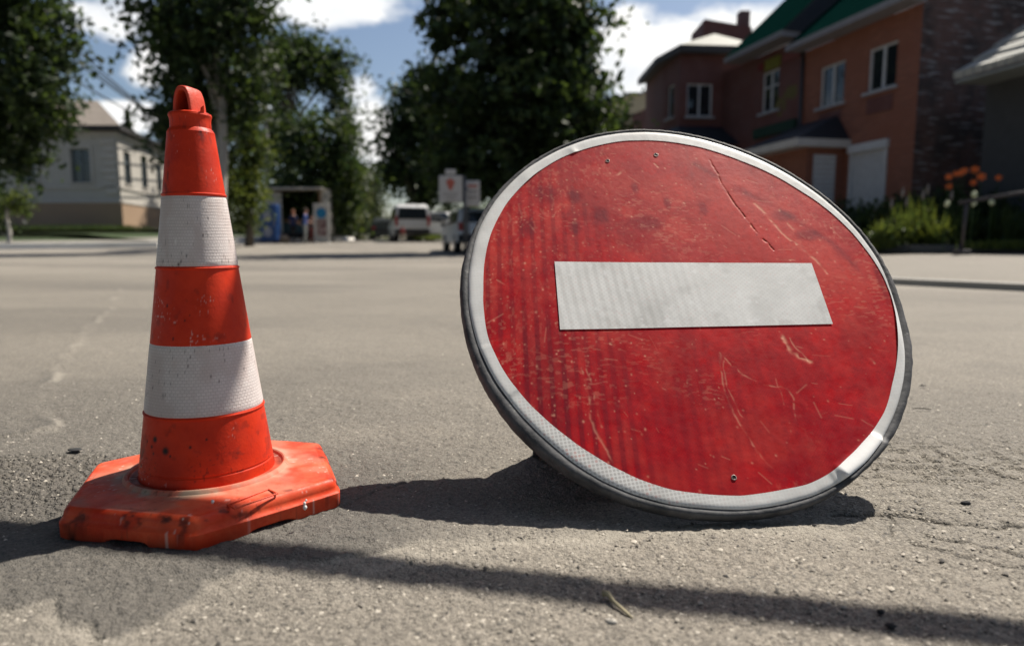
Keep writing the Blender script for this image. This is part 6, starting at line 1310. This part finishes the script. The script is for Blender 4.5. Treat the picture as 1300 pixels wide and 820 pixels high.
def cars():
    grey = plain('car_silver', (.60, .61, .62), .3, .05, 2, metal=.0, spec=.5); white = plain('car_white', (.58, .58, .57), .35, .05, 2, spec=.5); dk = plain('truck_dark', (.035, .045, .045), .5); box = plain('box_white', (.62, .62, .60), .6, .08, 1)
    # silver hatchback seen from behind, beside the sign
    Y = 21.8; x = (xat(578, Y, .6) + xat(640, Y, .6)) / 2; W = xat(640, Y, .6) - xat(578, Y, .6)
    W = 1.66; x = xat(579, Y, .6) + W / 2 + .04
    prof = [(0, .36), (4.0, .32), (4.12, .62), (3.9, .86), (3.0, .98), (2.45, 1.42), (.5, 1.44), (.2, 1.34), (-.02, .95), (-.05, .6)]
    r, b, hw = vehicle('parked_car', 'silver hatchback seen from behind at the left edge of the red sign', 'car', x, Y, R(13), grey, 4.1, W, prof, .95, 1.44, None)
    finish_vehicle(r, b, hw, (.72, 3.3), W, .31, (0, .98, 1.32, 0.0, .17), [(.35, 1.5, 1.5, .5, .99, 1.34), (1.58, 2.85, 2.38, 1.58, .99, 1.36)], [('tail_lamp', -.02, W / 2 - .22, W / 2 - .02, .72, .98, red)], (.99, 1.38, 2.99, 2.49), (.0, .5), True, 4.1)
    # white minivan far down the street
    Y = 34; W = 1.75; x = (xat(503, Y, 1) + xat(537, Y, 1)) / 2 + .35
    prof = [(0, .38), (4.4, .35), (4.5, .75), (4.2, 1.0), (3.6, 1.12), (3.0, 1.80), (.3, 1.86), (.05, 1.70), (-.03, 1.0), (-.04, .6)]
    r, b, hw = vehicle('parked_van', 'white minivan parked far down the street with its rear towards the viewer', 'van', x - .2, Y, R(14), white, 4.5, W, prof, 1.1, 1.86, None)
    finish_vehicle(r, b, hw, (.8, 3.6), W, .33, (0, 1.12, 1.68, -.02, .06), [(.3, 1.6, 1.6, .36, 1.15, 1.68), (1.7, 2.9, 2.7, 1.7, 1.15, 1.70), (3.0, 3.5, 3.1, 2.8, 1.15, 1.66)], [('tail_lamp', -.03, W / 2 - .16, W / 2 - .02, .8, 1.25, red)], (1.15, 1.72, 3.59, 3.05), (.0, .52), True, 4.5)
    # white car facing this way right of it
    Y = 36; W = 1.7; x = (xat(536, Y, 1) + xat(566, Y, 1)) / 2
    prof = [(0, .36), (4.1, .34), (4.2, .66), (4.05, .86), (3.0, .98), (2.35, 1.50), (.9, 1.54), (.3, 1.4), (-.02, 1.0), (-.04, .6)]
    r, b, hw = vehicle('parked_car', 'white car nosing right of the white minivan on the grass edge', 'car', x - 1.3, Y + 1.6, R(-112), white, 4.2, W, prof, .97, 1.54, None)
    finish_vehicle(r, b, hw, (.75, 3.35), W, .31, (0, 1.0, 1.38, 0.0, .28), [(.5, 1.5, 1.5, .7, 1.0, 1.42), (1.58, 2.85, 2.35, 1.58, 1.0, 1.44)], [('headlight', 4.12, W / 2 - .36, W / 2 - .06, .62, .8, lampw), ('tail_lamp', -.02, W / 2 - .2, W / 2 - .02, .75, 1.0, red)], (1.0, 1.46, 2.98, 2.4), (.0, .5), True, 4.2)
    # low dark lorry
    Y = 47; g = gz(0, Y); root = thing('flatbed_lorry', 'low dark flatbed lorry under the bright gap at the end of the street', 'lorry', (xat(489, Y, 1), Y, g), R(10))
    zb, zt = at(0, 279, Y).z - g, at(0, 251, Y).z - g
    W = 1.75; MB().bbox((0, 2.4, zb * .6), (1.75, 5.0, zb * .75), .06).build('flatbed', dk, root); MB().bbox((0, 5.6, 1.05), (1.7, 1.4, 1.3), .12).build('cab', dk, root); MB().box((0, -.12, .62), (1.9, .1, .18)).build('bumper', trimd, root)
    for sx in (-1, 1):
        for y in (1.0, 5.3):
            w = MB().lathe([(.02, -.12), (.34, -.12), (.42, -.07), (.42, .07), (.34, .12), (.02, .12)], 20).build('wheel', tyre, root, True, Vector((sx * .85, y, .42))); w.rotation_euler = (0, PI / 2, 0)
        MB().bbox((sx * .75, -.13, .82), (.22, .06, .14), .01).build('tail_lamp', red, root)
cars()
# distant wooded end of the street: one mass
def treeline():
    rng = np.random.default_rng(77); E = []
    for i in range(34):
        x = -75 + i * 5.2 + rng.normal() * 1.5; Y = 118 + rng.uniform(0, 25)
        if -30 < x < -18: continue
        h = rng.uniform(4.5, 7.5); E.append(((x, Y, h * .5), (4.5, 4, h * .55), 1))
    V, T, K = leaves(E, 22000, .45, .9, rng); tag(np_mesh('treeline', V, np.arange(len(V)).reshape(-1, 4), LEAF['far'], None, False, {'tone': T[:, None] * np.ones((1, 3))}), 'far belt of trees closing the street and town', 'treeline', kind='stuff')
treeline()

# unseen trees added behind and beside the viewer to shade part of the sky
def added_shade_trees():
    for i, (x, y, h, r, lab) in enumerate(((-4.5, -4.0, 6.2, 5.0, 'unseen broad tree added behind the viewer at left to shade the sky'), (3.2, -6.2, 7.0, 5.4, 'unseen broad tree added behind the viewer at right to shade the sky'), (-9.5, 4.0, 6.0, 4.6, 'unseen broad tree added beyond the frame at left to shade the sky'))):
        rng = np.random.default_rng(200 + i); root = thing('street_tree', lab, 'tree', (x, y, 0), 0, 'unseen shade trees added round the viewer')
        E = [((0, 0, h), (r, r, 2.8), 1), ((1.0, .8, h + 2.2), (r * .7, r * .7, 2.4), 1), ((-1.2, -.6, h + 1), (r * .8, r * .8, 2.4), 1)]
        V, T, K = leaves(E, 15000, .22, .5, rng); np_mesh('crown', V, np.arange(len(V)).reshape(-1, 4), LEAF['dark'], root, False, {'tone': T[:, None] * np.ones((1, 3))})
        tr = MB().tube([(0, 0, -.2), (.1, 0, h * .5), (0, .1, h + 1.5)], [.28, .2, .06], 10).build('trunk', bark, root, True)
        for q in K[rng.choice(len(K), 10, replace=False)]:
            q = Vector(q); MB().tube([(0, 0, h * .55), q * .5 + Vector((0, 0, h * .35)), q], [.1, .06, .02], 6).build('limb', bark, tr, True)
added_shade_trees()
